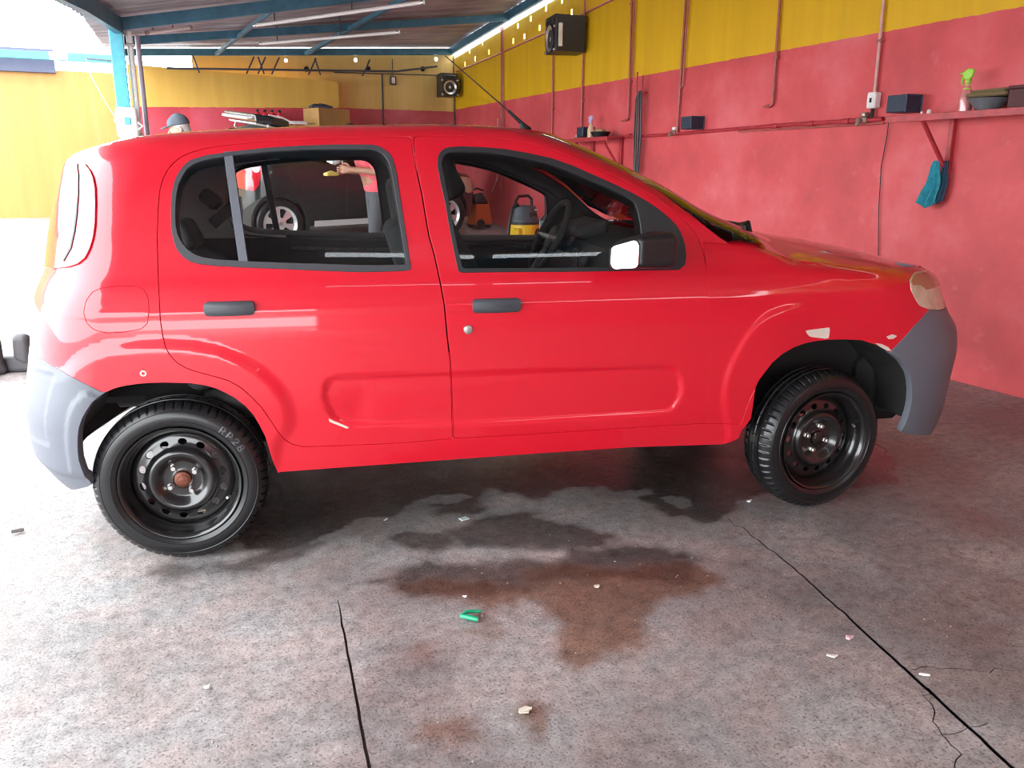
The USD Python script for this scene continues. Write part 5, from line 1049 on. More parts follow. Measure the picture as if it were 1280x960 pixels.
spray_bottle('spray_bottle', 'clear spray bottle with lime green trigger head on the near shelf', (WX - .14, 3.60, 1.652), M['pink_liquid'], M['lime'], 100, 1.05)
obj('bottle_sleeve', lathe([(.035, .082), (.037, .088), (.0225, .134), (.0145, .150), (.0145, .160)], 28), M['lime'], '/World/spray_bottle', loc=(0, 0, 0))
spray_bottle('spray_bottle', 'pale spray bottle with lilac trigger head on the far shelf', (WX - .14, 8.10, 1.652), M['yellowed'], M['lilac'], 100, .98)
q = thing('plastic_bowl', 'grey plastic bowl on the near shelf with a folded brown cloth over it', 'bowl', (WX - .15, 3.44, 1.652))
obj('bowl', lathe([(0, .004), (.05, .004), (.055, 0), (.062, 0), (.095, .045), (.112, .062), (.116, .066), (.110, .068), (.104, .060), (.088, .046), (.055, .010), (0, .010)], 36), plain('grey_bowl', (.16, .17, .19), .45), q, smooth=50)
obj('folded_cloth', [bx(0, .02, .078, .20, .26, .026, .009, Rz(6)), bx(.01, .0, .098, .18, .22, .018, .008, Rz(-5))], plain('olive_brown_cloth', (.15, .11, .055), .95, bump=(200, .5, .001)), '/World/plastic_bowl', label='folded olive brown cloth') if False else None
c = thing('folded_cloth', 'folded olive brown cloth lying over the grey bowl', 'cloth', (WX - .15, 3.405, 1.724))
mo = plain('olive_brown_cloth', (.17, .125, .06), .95, bump=(200, .5, .001)); obj('fold', bx(0, .0, .012, .19, .25, .022, .009, Rz(4)), mo, c); obj('fold', bx(.005, -.01, .032, .18, .23, .018, .008, Rz(-4)), mo, c)
c = thing('storage_box', 'dark maroon box standing on the near shelf at the right edge', 'box', (WX - .14, 3.15, 1.652)); mdk = plain('dark_maroon_board', (.07, .012, .015), .6)
obj('box_body', bx(0, 0, .050, .20, .22, .10, .004), mdk, c); obj('box_lid', bx(0, 0, .108, .21, .23, .018, .004), mdk, c)
for y, s in ((3.83, 1), (3.88, .8)):
    obj('bottle_cap', lathe(np.array([(0, .03), (.010, .03), (.013, .026), (.014, .004), (.012, 0), (0, 0)]) * s, 18), M['pink_liquid' if s < 1 else 'white_plastic'], None, label=('white bottle cap' if s == 1 else 'pink bottle cap') + ' lying on the near shelf left of the spray bottle', category='bottle cap', loc=(WX - .16, y, 1.652))
c = thing('plastic_tray', 'black tray holding a tan sponge on the far shelf', 'tray', (WX - .17, 7.84, 1.652))
obj('tray', lathe(np.array([(0, .006), (.075, .006), (.100, .05), (.107, .052), (.107, .048), (.080, 0), (0, 0)]), 32), M['dark_plastic'], c, smooth=50)
c = thing('sponge', 'tan sponge in the black tray on the far shelf', 'sponge', (WX - .17, 7.84, 1.659), 15)
obj('foam', bx(0, 0, .036, .08, .115, .07, .012), plain('tan_sponge', (.38, .27, .13), .95, bump=(160, .8, .003)), c)
# loudspeakers: the back one faces us, the big one faces down the wall
def loudspeaker(label, loc, rot, w, h, d):
    """front faces -y before rotation"""
    q = thing('loudspeaker', label, 'loudspeaker', loc, rot)
    prof = Polygon([(-w / 2, -d / 2), (w / 2, -d / 2), (w * .38, d / 2), (-w * .38, d / 2)]).buffer(-.02).buffer(.02)
    e = extr(prof, h); e.apply_translation([0, 0, -h / 2]); obj('cabinet', e, M['speaker_case'], q)
    f = -d / 2
    ring = lambda r, a: lathe([(r * .86, .0), (r, .0), (r, .012), (r * .94, .018), (r * .86, .010)], 36, close=True).apply_transform(trimesh.transformations.translation_matrix([0, f, a]) @ Rx(90))
    obj('woofer_ring', ring(w * .40, -h * .12), M['speaker_case'], q)
    obj('woofer_cone', lathe([(w * .36, .010), (w * .20, -.012), (w * .10, -.022), (w * .09, -.006), (0, .004)], 36).apply_transform(trimesh.transformations.translation_matrix([0, f - .004, -h * .12]) @ Rx(90)), M['cone'], q)
    obj('horn', [bx(0, f - .006, h * .34, w * .72, .02, h * .17, .01)], M['speaker_case'], q); obj('horn_throat', bx(0, f - .017, h * .34, w * .5, .006, h * .09, .003), M['void'], q)
    for sx in (-1, 1):
        for a in (-.45, .18): obj('corner_guard', trimesh.creation.icosphere(1, .018).apply_translation([sx * w * .43, f - .002, h * a]), M['lock'], q)
    return q
ls = loudspeaker('black loudspeaker with a silver cone fixed high on the red and yellow back wall', (4.51, 12.36, 2.545), 0, .28, .32, .30)
obj('wall_bracket', bx(0, .19, 0, .08, .10, .10, .004), M['handle'], ls)
obj('bracket_hook', tube([(.19, .0, .10), (.22, 0, .10), (.23, 0, 0), (.2, 0, -.1)], .008, 6), M['handle'], ls)
ls = loudspeaker('large black loudspeaker with a silver cone on the right wall, facing down the room', (WX - .20, 8.60, 2.745), -100, .38, .37, .36)
obj('wall_bracket', bx(0, .185, 0, .10, .03, .12, .004), M['handle'], ls)
obj('chrome_edge', bx(.185, -.12, -.02, .012, .05, .24, .006), M['chrome'], ls)
q = thing('light_switch', 'small white switch box hanging on a cable on the back wall', 'switch', (3.745, 12.58, 2.60))
obj('switch_box', bx(0, 0, 0, .09, .05, .12, .006), M['handle'], q); obj('switch_plate', bx(0, -.028, .0, .05, .008, .085, .003), M['white_plastic'], q); obj('switch_cable', tube([(0, 0, .06), (.0, .0, .3)], .006, 6), M['handle'], q)
# cable along the top of the masonry
q = thing('wall_cable', 'dark cable running along the top of the yellow wall', 'cable', (WX - .012, 12.5, 2.765))
obj('cable', tube([(0, 0, 0), (0, -1.3, .05), (0, -3.06, .14), (0, -4.44, .24), (0, -6.5, .34), (0, -8.5, .40)], .011, 6), M['conduit'], q)
# ---------------------------------------------------------------- things on the raised floor at the back
zf = lambda y: float(ramp(y))
def vacuum(loc, rot):
    q = thing('vacuum_cleaner', 'yellow and black workshop vacuum cleaner standing by the red wall', 'vacuum cleaner', loc, rot)
    yel = plain('vacuum_yellow', (.80, .50, .01), .38); blk = M['dark_plastic']; gr = plain('vacuum_slate', (.06, .08, .10), .4)
    obj('tank', lathe([(0, .07), (.150, .07), (.165, .085), (.172, .12), (.176, .34), (.170, .36), (0, .36)], 40), yel, q, smooth=40)
    obj('motor_head', lathe([(0, .36), (.176, .36), (.180, .375), (.172, .40), (.150, .46), (.145, .52), (.13, .545), (0, .56)], 40), gr, q, smooth=40)
    obj('tank_band', lathe([(.176, .335), (.183, .340), (.183, .362), (.176, .366)], 40, close=True), blk, q)
    obj('carry_handle', tube([(-.13, 0, .50), (-.14, 0, .60), (-.09, 0, .655), (.06, 0, .66), (.12, 0, .62), (.13, 0, .50)], .017, 10), blk, q)
    obj('vent_plate', bx(0, -.148, .44, .12, .02, .06, .006), blk, q); obj('maker_plate', bx(.03, -.162, .505, .05, .006, .018, .002), plain('pale_plate', (.7, .65, .5), .5), q)
    obj('hose_port', lathe([(.055, 0), (.058, .03), (.035, .032), (.033, .0)], 24).apply_transform(trimesh.transformations.translation_matrix([.06, -.155, .24]) @ Rx(100)), blk, q)
    obj('vacuum_hose', tube([(-.10, -.02, .53), (-.17, -.04, .58), (-.24, -.05, .52), (-.30, -.06, .34), (-.35, -.08, .10), (-.33, -.2, .03), (-.15, -.32, .02)], .019, 10), blk, q)
    for a in (.7, 2.3, 3.9, 5.5): obj('castor', [tube([(.15 * math.cos(a), .15 * math.sin(a), .075), (.15 * math.cos(a), .15 * math.sin(a), .045)], .012, 8), trimesh.creation.icosphere(2, .03).apply_translation([.15 * math.cos(a), .15 * math.sin(a), .03])], blk, q)
    obj('side_box', bx(-.16, -.06, .24, .07, .10, .12, .012), yel, q)
vacuum((4.17, 8.86, zf(8.86)), 20)
q = thing('pressure_washer', 'orange pressure washer with a black top standing in the back corner', 'pressure washer', (4.38, 10.75, zf(10.75)), 10)
og = plain('washer_orange', (.62, .13, .03), .45)
obj('washer_body', rounded_hull([(-.11, -.09, .07), (.11, -.09, .07), (-.11, .09, .07), (.11, .09, .07), (-.09, -.07, .30), (.08, -.07, .30), (-.09, .07, .30), (.08, .07, .30)], .03), og, q, smooth=40)
obj('washer_head', rounded_hull([(-.09, -.06, .34), (.06, -.06, .34), (-.09, .06, .34), (.06, .06, .34), (-.08, 0, .42), (.02, 0, .44)], .035), M['dark_plastic'], q, smooth=40)
obj('washer_handle', tube([(-.09, 0, .36), (-.12, 0, .50), (-.04, 0, .53), (.06, 0, .50)], .014, 8), M['dark_plastic'], q)
obj('washer_coil', tube([(.11 + .02 * math.cos(a), .06 * math.sin(a), .32 + .06 * math.cos(a)) for a in np.linspace(0, 11, 60)], .009, 6), og, q)
for s in (-1, 1): obj('washer_wheel', lathe([(0, -.02), (.05, -.02), (.06, -.01), (.06, .01), (.05, .02), (0, .02)], 24).apply_transform(trimesh.transformations.translation_matrix([-.06, s * .13, .06]) @ Rx(90)), M['black_rubber'], q)
obj('washer_foot', bx(.08, 0, .02, .08, .2, .04, .008), M['dark_plastic'], q)
q = thing('rope', 'pale rope hanging down the wall to the pressure washer', 'rope', (4.70, 10.85, 2.0))
obj('cord', tube([(0, 0, 0), (0, .01, -.4), (-.01, 0, -.8), (-.1, -.02, -.98)], .008, 6), M['conduit_pale'], q)
# rack behind the black car with the box and bottles on it
q = thing('storage_rack', 'steel storage rack standing behind the black car', 'rack', (2.22, 11.95, zf(11.95)))
zt = 1.875 - zf(11.95)
for x in (-.70, .72):
    for y in (-.20, .20): obj('rack_post', bar((x, y, 0), (x, y, zt), .035), M['handle'], q)
for z in (.3, .8, zt - .015): obj('rack_board', bx(0, 0, z, 1.50, .48, .03, .004), M['handle'], q)
card = plain('brown_cardboard', (.42, .24, .085), .85, var=(4, .15), bump=(60, .15, .001))
q = thing('cardboard_box', 'brown cardboard box on top of the storage rack in front of the back wall', 'box', (2.60, 11.97, 1.875), 24)
obj('box_side', bx(0, 0, .12, .52, .36, .24, .003), card, q)
for s in (-1, 1): obj('box_flap', bx(0, s * .092, .243, .515, .178, .006, .001), card, q)
obj('tape', bx(0, 0, .2475, .52, .05, .003, .001), plain('brown_tape', (.35, .2, .08), .3), q)
q = thing('folded_bag', 'dark blue folded bag lying on the cardboard box', 'bag', (2.52, 11.97, 2.124), 10)
obj('bag', rounded_hull([(-.14, -.05, .02), (.14, -.05, .02), (-.13, .06, .02), (.13, .06, .02), (-.09, 0, .045), (.06, .02, .05)], .018), plain('dark_blue_bag', (.06, .07, .11), .7), q, smooth=60); obj('bag_strap', tube([(-.1, -.06, .04), (-.04, -.075, .06), (.05, -.075, .05)], .007, 6), M['handle'], q)
M['red_bottle'] = plain('red_detergent_bottle', (.55, .015, .035), .3, coat_weight=.5)
first = None
for k, (x, w) in enumerate(((1.66, 'leftmost of the four on the storage rack'), (1.755, 'second from the left on the storage rack'), (1.85, 'third from the left on the storage rack'), (1.945, 'nearest the white trays on the storage rack'))):
    lab = 'red bottle with a black cap, ' + w
    if first is None:
        first = thing('detergent_bottle', lab, 'bottle', (x, 11.88, 1.875), group='red bottles on the storage rack')
        obj('bottle', lathe([(0, 0), (.042, 0), (.046, .006), (.046, .135), (.037, .162), (.017, .178), (0, .178)], 24), M['red_bottle'], first, smooth=45)
        obj('bottle_cap', lathe([(0, .176), (.018, .176), (.019, .180), (.019, .203), (.016, .208), (0, .208)], 20), M['void'], first)
    else: copy_of(first, (x, 11.88, 1.875), 0, lab)
q = thing('plastic_tray', 'white shallow tray lying on the storage rack beside the cardboard box', 'tray', (2.145, 11.80, 1.875))
obj('tray', [bx(0, 0, .025, .27, .22, .05, .01)], M['white_plastic'], q); obj('tray_lid', bx(.02, 0, .058, .18, .16, .014, .005), M['white_plastic'], q)
# ---------------------------------------------------------------- litter on the wet floor
def flake(name, label, catg, xy, size, material, seed, h=.004, rot=0, n=9):
    r = np.random.default_rng(seed); an = np.sort(r.uniform(0, 2 * PI, n)); rr = r.uniform(.55, 1.0, n)
    P = Polygon(np.stack([np.cos(an) * rr * size[0] / 2, np.sin(an) * rr * size[1] / 2], 1)).buffer(0)
    P = max(getattr(P, 'geoms', [P]), key=lambda g: g.area)
    e = extr(P, h); v = np.array(e.vertices); v[:, 2] += .006 * (v[:, 0] / size[0]) ** 2 * 2; e.vertices = v
    z = .0035 + (float(px_noise(np.array([[xy[0], xy[1], 0.]]), 1.1, 3, 3)[0]) - .5) * .010
    return obj(name, e, material, None, label=label, category=catg, loc=(xy[0], xy[1], z), rotz=rot)
pw = plain('white_paper', (.80, .80, .80), .8); pp = plain('pinkish_paper', (.62, .42, .46), .8); pb = plain('pale_blue_paper', (.62, .74, .74), .6); pc = plain('cream_paper', (.62, .57, .46), .85)
g = plain('green_plastic_strip', (.01, .33, .17), .35)
gq = thing('plastic_clip', 'bent green plastic strip lying on the brown muddy patch', 'clip', (.805, 2.062, .004), 20)
obj('strip', tube([(-.020, .024, .006), (-.017, .010, .010), (-.004, -.012, .008), (.006, -.024, .005)], [.005, .007, .008, .007], 8), g, gq); obj('strip', tube([(-.020, .024, .006), (.004, .024, .012), (.024, .016, .008), (.042, .004, .006)], [.005, .006, .006, .005], 8), g, gq)
sq = obj('paper_scrap', bx(0, 0, .003, .034, .028, .003, .0008), pb, None, label='small square pale blue paper scrap on the wet concrete', category='scrap', loc=(1.046, 2.744, .006), rotz=12)
flake('paper_scrap', 'white scrap lying beside the front tyre', 'scrap', (2.171, 2.445), (.036, .018), pw, 2, rot=-10)
flake('paper_scrap', 'white scrap lying alone on the bare floor left of the long floor joint', 'scrap', (.057, 2.028), (.022, .016), pw, 3)
flake('paper_scrap', 'cream torn scrap below the muddy patch near the bottom of the photo', 'scrap', (.765, 1.604), (.042, .028), pc, 4)
flake('paper_scrap', 'white torn scrap left of the diagonal floor joint', 'scrap', (1.642, 1.468), (.034, .018), pw, 5, rot=-30)
flake('paper_scrap', 'pinkish crumpled scrap touching the diagonal floor joint', 'scrap', (1.758, 1.515), (.034, .018), pp, 6, rot=-10, h=.009)
flake('paper_scrap', 'white flake with a long shape right of the diagonal floor joint', 'scrap', (1.80, 1.305), (.045, .012), pw, 7, rot=-40)
flake('paper_scrap', 'tiny white flake just above the green plastic strip', 'scrap', (.835, 2.19), (.016, .013), pw, 8)
flake('paper_scrap', 'pale flake at the right end of the muddy patch', 'scrap', (1.245, 2.08), (.03, .02), pc, 9)
flake('paper_scrap', 'thin white flake in the dark wet patch by the rear wheel', 'scrap', (.77, 2.86), (.028, .006), pw, 10, rot=35)
flake('stone_chip', 'small dark stone chip on the bright floor left of the rear wheel', 'stone', (-.50, 3.30), (.05, .03), M['dirt'], 11, h=.012)
rs = np.random.default_rng(5)
ch = []
for k in range(420):
    x, y = rs.uniform(-.6, 3.2), rs.uniform(.9, 2.5); s = rs.uniform(.0012, .0036)
    c = trimesh.creation.icosphere(0, s); c.apply_transform(np.diag([1, rs.uniform(.5, 1), .5, 1])); c.apply_transform(Rz(rs.uniform(0, 360)))
    c.apply_translation([x, y, (float(px_noise(np.array([[x, y, 0.]]), 1.1, 3, 3)[0]) - .5) * .010 + .001]); ch.append(c)
obj('grit', ch, plain('pale_grit', (.36, .33, .31), .9), None, label='fine pale grit scattered over the concrete floor', category='grit', kind='stuff')
# dark bundle at the left edge of the yard
q = thing('work_boots', 'pair of dark boots standing in the bright yard at the left edge', 'boots', (-.74, 5.80, zf(5.80)))
def boot(x, y, r):
    s = rounded_hull([(-.08, 0, .03), (.10, 0, .03), (.14, 0, .04), (-.07, 0, .07), (.06, 0, .07)], .032, 5); l = rounded_hull([(-.06, 0, .08), (-.06, 0, .20), (-.03, 0, .10), (-.035, 0, .20)], .04, 5)
    m = trimesh.Trimesh(*to_vf(s + l), process=False); m.apply_transform(Rz(r)); m.apply_translation([x, y, 0]); return m
bm = plain('dark_boot_leather', (.05, .045, .05), .55)
obj('boot', boot(0, 0, 160), bm, q, smooth=50); obj('boot', boot(-.16, -.05, 200), bm, q, smooth=50)
# ---------------------------------------------------------------- the black hatchback on the raised floor
BC_W = PCH([.1, .3, .55, .80, .95, 1.15, 1.35, 1.5], [.66, .70, .735, .74, .72, .655, .575, .52])
BC_XR = PCH([.1, .3, .5, .75, .95, 1.2, 1.4, 1.5], [-.30, -.36, -.37, -.36, -.33, -.24, -.14, .0])
BC_XFL = PCH([.1, .3, .6, .75, .85, .95, 1.0], [2.68, 2.75, 2.76, 2.68, 2.52, 2.2, 2.1])
BC_XFU = PCH([.3, .8, .9, 1.0, 1.2, 1.38, 1.48], [2.8, 2.6, 2.40, 2.05, 1.72, 1.36, 1.05])
BC_ZT = PCH([-.6, -.2, 0, .3, .7, 1.1, 1.4, 2.5], [1.22, 1.25, 1.275, 1.295, 1.30, 1.29, 1.28, 1.26])
BC_ZL = PCH([-1, 1.4, 1.7, 2.1, 2.5, 2.8], [1.06, 1.04, .97, .86, .79, .76])
BU = Body(BC_W, BC_XFU, .30, 2.5, BC_XR, .30, 2.2, BC_ZT, .08); BL = Body(BC_W, BC_XFL, .50, 3.0, BC_XR, .30, 2.2, BC_ZL, .06)
bc = thing('black_hatchback', 'black five-door hatchback with silver alloy wheels and raised tailgate at the back of the shed', 'car')
_by = math.radians(12.0); _tilt = math.atan(.0927); _bo = np.array([1.36, 10.29, float(ramp(10.29)) + .0])
# stand it on the slope: the floor's normal, then its heading on that plane
_n = np.array([0, -math.sin(_tilt), math.cos(_tilt)]); _x = np.array([math.cos(_by), math.sin(_by), 0]); _x[2] = -(_x @ _n) / _n[2]; _x /= np.linalg.norm(_x); _y = np.cross(_n, _x)
UsdGeom.Xformable(bc).ClearXformOpOrder(); UsdGeom.Xformable(bc).AddTransformOp().Set(Gf.Matrix4d(*_x, 0, *_y, 0, *_n, 0, *_bo, 1))
def bboth(name, m, material, label=None): return obj(name, m, M[material], bc, label=label), obj(name, flip(m), M[material], bc)
bAR, bAF = Point(0, .30).buffer(.315), Point(2.18, .30).buffer(.315)
bD2 = smooth_poly(pg((.20, 1.25), (.34, 1.275), (.75, 1.29), (.80, .28), (.50, .26), (.36, .50), (.24, .66), (.12, .80), (.10, 1.10)), .02)
bD1 = smooth_poly(pg((.765, 1.29), (1.12, 1.275), (1.42, 1.12), (1.60, 1.0), (1.64, .70), (1.60, .28), (.815, .28)), .02)
bW2 = smooth_poly(pg((.26, 1.21), (.36, 1.235), (.72, 1.25), (.74, .915), (.45, .95), (.20, 1.0), (.19, 1.12)), .02)
bW1 = smooth_poly(pg((.80, 1.25), (1.10, 1.235), (1.34, 1.09), (1.47, .96), (1.46, .90), (.82, .91)), .02)
bLAMP = smooth_poly(pg((-.62, 1.16), (-.20, 1.14), (-.17, 1.02), (-.19, .85), (-.235, .70), (-.30, .64), (-.62, .66)), .02)
bHL = smooth_poly(pg((2.18, .74), (2.26, .775), (2.55, .735), (2.84, .66), (2.78, .56), (2.5, .545), (2.30, .62)), .02)
bSC = lambda z: float(BU.ends(np.array(z))[0])
bside = pg((-.5, .24), (2.05, .24), (2.05, .9), (1.75, .97), (1.60, 1.10), *[(s, float(BC_ZT(s))) for s in np.linspace(1.36, -.05, 30)], (-.30, 1.26), (-.45, 1.235), (-.55, 1.0), (-.62, .8), (-.62, .24))
bbody = bside.difference(bAR).difference(bAF).difference(bD1.buffer(.003)).difference(bD2.buffer(.003)).difference(bLAMP)
bboth('body_side', skin(BU, unary_union([g for g in getattr(bbody, 'geoms', [bbody]) if g.area > .003]), .035), 'black_paint')
bfront = pg((1.72, .94), (1.64, .7), (1.6, .24), (float(BL.ends(np.array(.24))[1]), .24), *[(float(BL.ends(np.array(z))[1]), float(z)) for z in np.linspace(.3, .75, 8)], (2.8, .755), (2.5, .785), (2.1, .855)).difference(bAF).difference(bHL)
bboth('front_wing', skin(BL, max(getattr(bfront, 'geoms', [bfront]), key=lambda g: g.area), .035), 'black_paint')
bboth('front_door', skin(BU, bD1.difference(bW1), .03), 'black_paint'); bboth('rear_door', skin(BU, bD2.difference(bW2), .03), 'black_paint')
M['dark_glass'] = pane('dark_tinted_glass', (.10, .11, .11), .9)
bboth('window_glass', skin(BU, bW1, .05, -.004, 0), 'dark_glass'); bboth('window_glass', skin(BU, bW2, .05, -.004, 0), 'dark_glass')
M['pale_strip'] = plain('pale_window_strip', (.55, .56, .56), .35)
obj('window_strip', skin(BU, LineString([(.36, .965), (.36, 1.22)]).buffer(.009), .03, .003, .004), M['pale_strip'], bc); obj('window_strip', skin(BU, LineString([(.755, .93), (.755, 1.24)]).buffer(.009), .03, .003, .004), M['pale_strip'], bc)
tlR, tlL = bboth('tail_lamp', skin(BU, bLAMP.buffer(-.002), .03, .006, .02), 'red_lens')
for k, (a, b, r) in enumerate(((-.245, 1.03, .045), (-.255, .89, .05), (-.285, .75, .045))): obj('lamp_cell', skin(BU, Point(a, b).buffer(r).intersection(bLAMP.buffer(-.01)), .02, .010, .006), M['clear_lens' if k == 1 else 'red_lens'], tlR)
bboth('headlight', skin(BL, bHL.buffer(-.002), .03, .004, .02), 'white_lens')
obj('door_handle', skin(BU, sbox(.58, .78, .72, .805).buffer(.006), .02, .02, .02), M['black_paint'], bc); obj('door_handle', skin(BU, sbox(1.0, .77, .86, .795).buffer(.006), .02, .02, .02), M['black_paint'], bc)
obj('sill_trim', skin(BU, sbox(.40, .235, 1.62, .30), .03, .008, .02), M['pale_strip'], bc); obj('sill_trim', flip(skin(BU, sbox(.40, .235, 1.62, .30), .03, .008, .02)), M['pale_strip'], bc)
bzt = lambda x: float(BC_ZT(x))
brp = crown_patch(BU, float(BC_XR(1.28)) + .02, float(BC_XFU(1.31)) - .01, 40, 21, lambda x: .015 + 0 * x, 2.2, skirt=True); obj('roof', brp, M['black_paint'], bc)
_sv = (_xs, _oe, hood_x0, xHf, HC) if True else None
def bhood():
    t = np.linspace(0, 1, 24)[:, None]; u = np.linspace(-1, 1, 21)[None]; x0 = 1.72 + .15 * (1 - np.abs(u) ** 2.2); xf = float(BC_XFL(.755)) - .03
    xs = np.linspace(1.6, xf, 60); oe = np.maximum(edge_o(BL, xs), 0); X = x0 + (xf - x0) * t; o = np.interp(X, xs, oe)
    return np.stack([X, o * u, BC_ZL(X) + np.interp(X, [1.7, 2.0, 2.6], [.06, .05, .0]) * (1 - np.abs(u) ** 2.4)], -1)
obj('bonnet', patch(bhood()), M['black_paint'], bc)
bws = pg(*[(1.62 - .5 * (z - 1.0) * 1.0 - .30 * (z - 1.0), z) for z in np.linspace(1.0, 1.30, 8)], *[(float(BU.ends(np.array(z))[1]), z) for z in np.linspace(1.30, 1.0, 8)])
w = skin(BU, bws, .05, -.002, 0); obj('windscreen', join3(w, flip(w)), M['dark_glass'], bc)
# rear: bumper and the opening under the raised tailgate
brb = pg((-.56, .74), (-.62, .24), (bSC(.24), .24), (bSC(.5), .5), (bSC(.74), .74)); w = skin(BU, brb, .04, .004, .03); obj('rear_bumper', join3(w, flip(w)), M['black_paint'], bc)
# the tailgate swung up from the roof's rear edge
tgp = [(x, y, z) for x, z, hw in ((0.20, 1.31, .52), (.02, 1.355, .55), (-.13, 1.375, .50)) for y, z in ((-hw, z), (hw, z), (-hw * .98, z + .045), (hw * .98, z + .045))]
tg = obj('tailgate', rounded_hull(tgp, .025), M['black_paint'], bc, smooth=50, label='raised black tailgate')
obj('tailgate_lining', rounded_hull([(.14, -.45, 1.302), (.14, .45, 1.302), (-.11, -.42, 1.347), (-.11, .42, 1.347)], .018), M['liner'], tg, smooth=50)
obj('tailgate_spoiler', rounded_hull([(-.11, -.44, 1.412), (-.11, .44, 1.412), (-.20, -.40, 1.397), (-.20, .40, 1.397)], .016), M['pale_strip'], tg, smooth=50)
obj('tailgate_wiper', tube([(.0, -.50, 1.437), (.15, -.53, 1.41), (0.28, -.55, 1.35)], .010, 6), M['white_plastic'], tg)
for s in (-1, 1): obj('gas_strut', tube([(-.13, s * .50, 1.05), (.0, s * .52, 1.35)], .011, 8), M['lock'], bc)
obj('cabin_trim', [bx(.8, 0, .70, 2.0, 1.26, .5, .05), bx(.10, 0, .98, .12, 1.1, .5, .05), bx(.95, .3, 1.0, .14, .45, .6, .05), bx(.95, -.3, 1.0, .14, .45, .6, .05)], M['interior'], bc)
obj('underbody', [bx(1.0, 0, .32, 1.35, 1.2, .16, .03), bx(2.15, 0, .48, .8, .8, .4, .05), bx(-.1, 0, .45, .5, .9, .3, .05)], M['void'], bc)
bboth('wheel_arch_liner', trimesh.Trimesh(*to_vf(lathe([(.31, .45), (.31, .72), (.34, .72), (.34, .45)], 40, close=True).apply_transform(np.array([[1, 0, 0, 0], [0, 0, -1, 0], [0, 1, 0, .30], [0, 0, 0, 1.]]))), process=False), 'void')
def alloy(x, side):
    R = np.array([[1, 0, 0, x], [0, 0, -1, 0], [0, 1, 0, .285], [0, 0, 0, 1.]])
    T = lambda m: (lambda q: flip(q) if side > 0 else q)(trimesh.Trimesh(*to_vf(m), process=False).apply_transform(R))
    ty = obj('tyre', T(lathe([(.19, .56), (.25, .545), (.275, .56), (.285, .58), (.285, .68), (.275, .70), (.25, .712), (.205, .708), (.192, .69)], 64)), M['tyre'], bc, smooth=50)
    cut = [m3.CrossSection([[(.075, -.012), (.150, -.034), (.160, .0), (.150, .034), (.075, .012)]]).offset(.008, m3.JoinType.Round).extrude(.3).translate((0, 0, .5)).rotate((0, 0, k * 60 + 12)) for k in range(6)]
    d = lathe([(0, .66), (.06, .66), (.185, .65), (.19, .60), (.196, .60), (.198, .700), (.192, .708), (.183, .700), (.170, .682), (.08, .690), (.05, .698), (0, .70)], 72)
    d = m3.Manifold(m3.Mesh(np.asarray(d.vertices, np.float32), np.asarray(d.faces, np.uint32))) - m3.Manifold.batch_boolean(cut, m3.OpType.Add)
    obj('alloy_rim', T(d), M['alloy'], ty, smooth=40); obj('brake_drum', T(lathe([(0, .60), (.17, .60), (.17, .57), (0, .57)], 40)), M['void'], ty)
    obj('hub_cap', T(lathe([(0, .708), (.024, .706), (.028, .69), (0, .69)], 24)), M['lock'], ty)
for x in (0, 2.18):
    for s in (-1, 1): alloy(x, s)
mr = rounded_hull([(1.36, -.78, .98), (1.36, -.90, .98), (1.38, -.78, 1.06), (1.38, -.89, 1.06), (1.45, -.80, 1.0)], .03); obj('door_mirror', mr, M['black_paint'], bc, smooth=50); obj('door_mirror', flip(mr), M['black_paint'], bc, smooth=50)
# ---------------------------------------------------------------- people
def chain(*js):
    """bones between consecutive (point, radius) joints"""
    return [m3.Manifold.batch_hull([m3.Manifold.sphere(r0, 20).translate(tuple(map(float, p0))), m3.Manifold.sphere(r1, 20).translate(tuple(map(float, p1)))]) for (p0, r0), (p1, r1) in zip(js[:-1], js[1:])]
def blend(parts, res=.012, it=8):
    u = m3.Manifold.batch_boolean(parts, m3.OpType.Add).refine_to_length(res); v, f = to_vf(u); m = trimesh.Trimesh(v, f, process=True)
    trimesh.smoothing.filter_taubin(m, lamb=.5, nu=.52, iterations=it); return m
def V3(*a): return np.array(a, float)
M['skin'] = plain('skin', (.36, .17, .105), .5, subsurface_weight=.0); M['skin_pale'] = plain('pale_skin', (.55, .33, .25), .5)
M['hair'] = plain('dark_hair', (.018, .013, .011), .6, bump=(200, .5, .001)); M['grey_hair'] = plain('grey_hair', (.62, .60, .58), .7, bump=(200, .5, .001))
M['red_shirt'] = plain('coral_red_cloth', (.62, .085, .11), .85, bump=(35, .5, .006)); M['grey_cloth'] = plain('grey_trouser_cloth', (.055, .057, .066), .9, bump=(30, .5, .006)); M['shoe'] = plain('shoe_black', (.02, .02, .022), .5)
M['grey_cap'] = plain('grey_cap_cloth', (.10, .12, .15), .85, bump=(120, .3, .001)); M['eye'] = plain('eye_white', (.8, .78, .74), .3); M['iris'] = plain('iris_dark', (.02, .012, .01), .2); M['lip'] = plain('lips', (.34, .10, .08), .5)
M['pale_shirt'] = plain('pale_blue_cloth', (.45, .50, .55), .85, bump=(35, .5, .006))
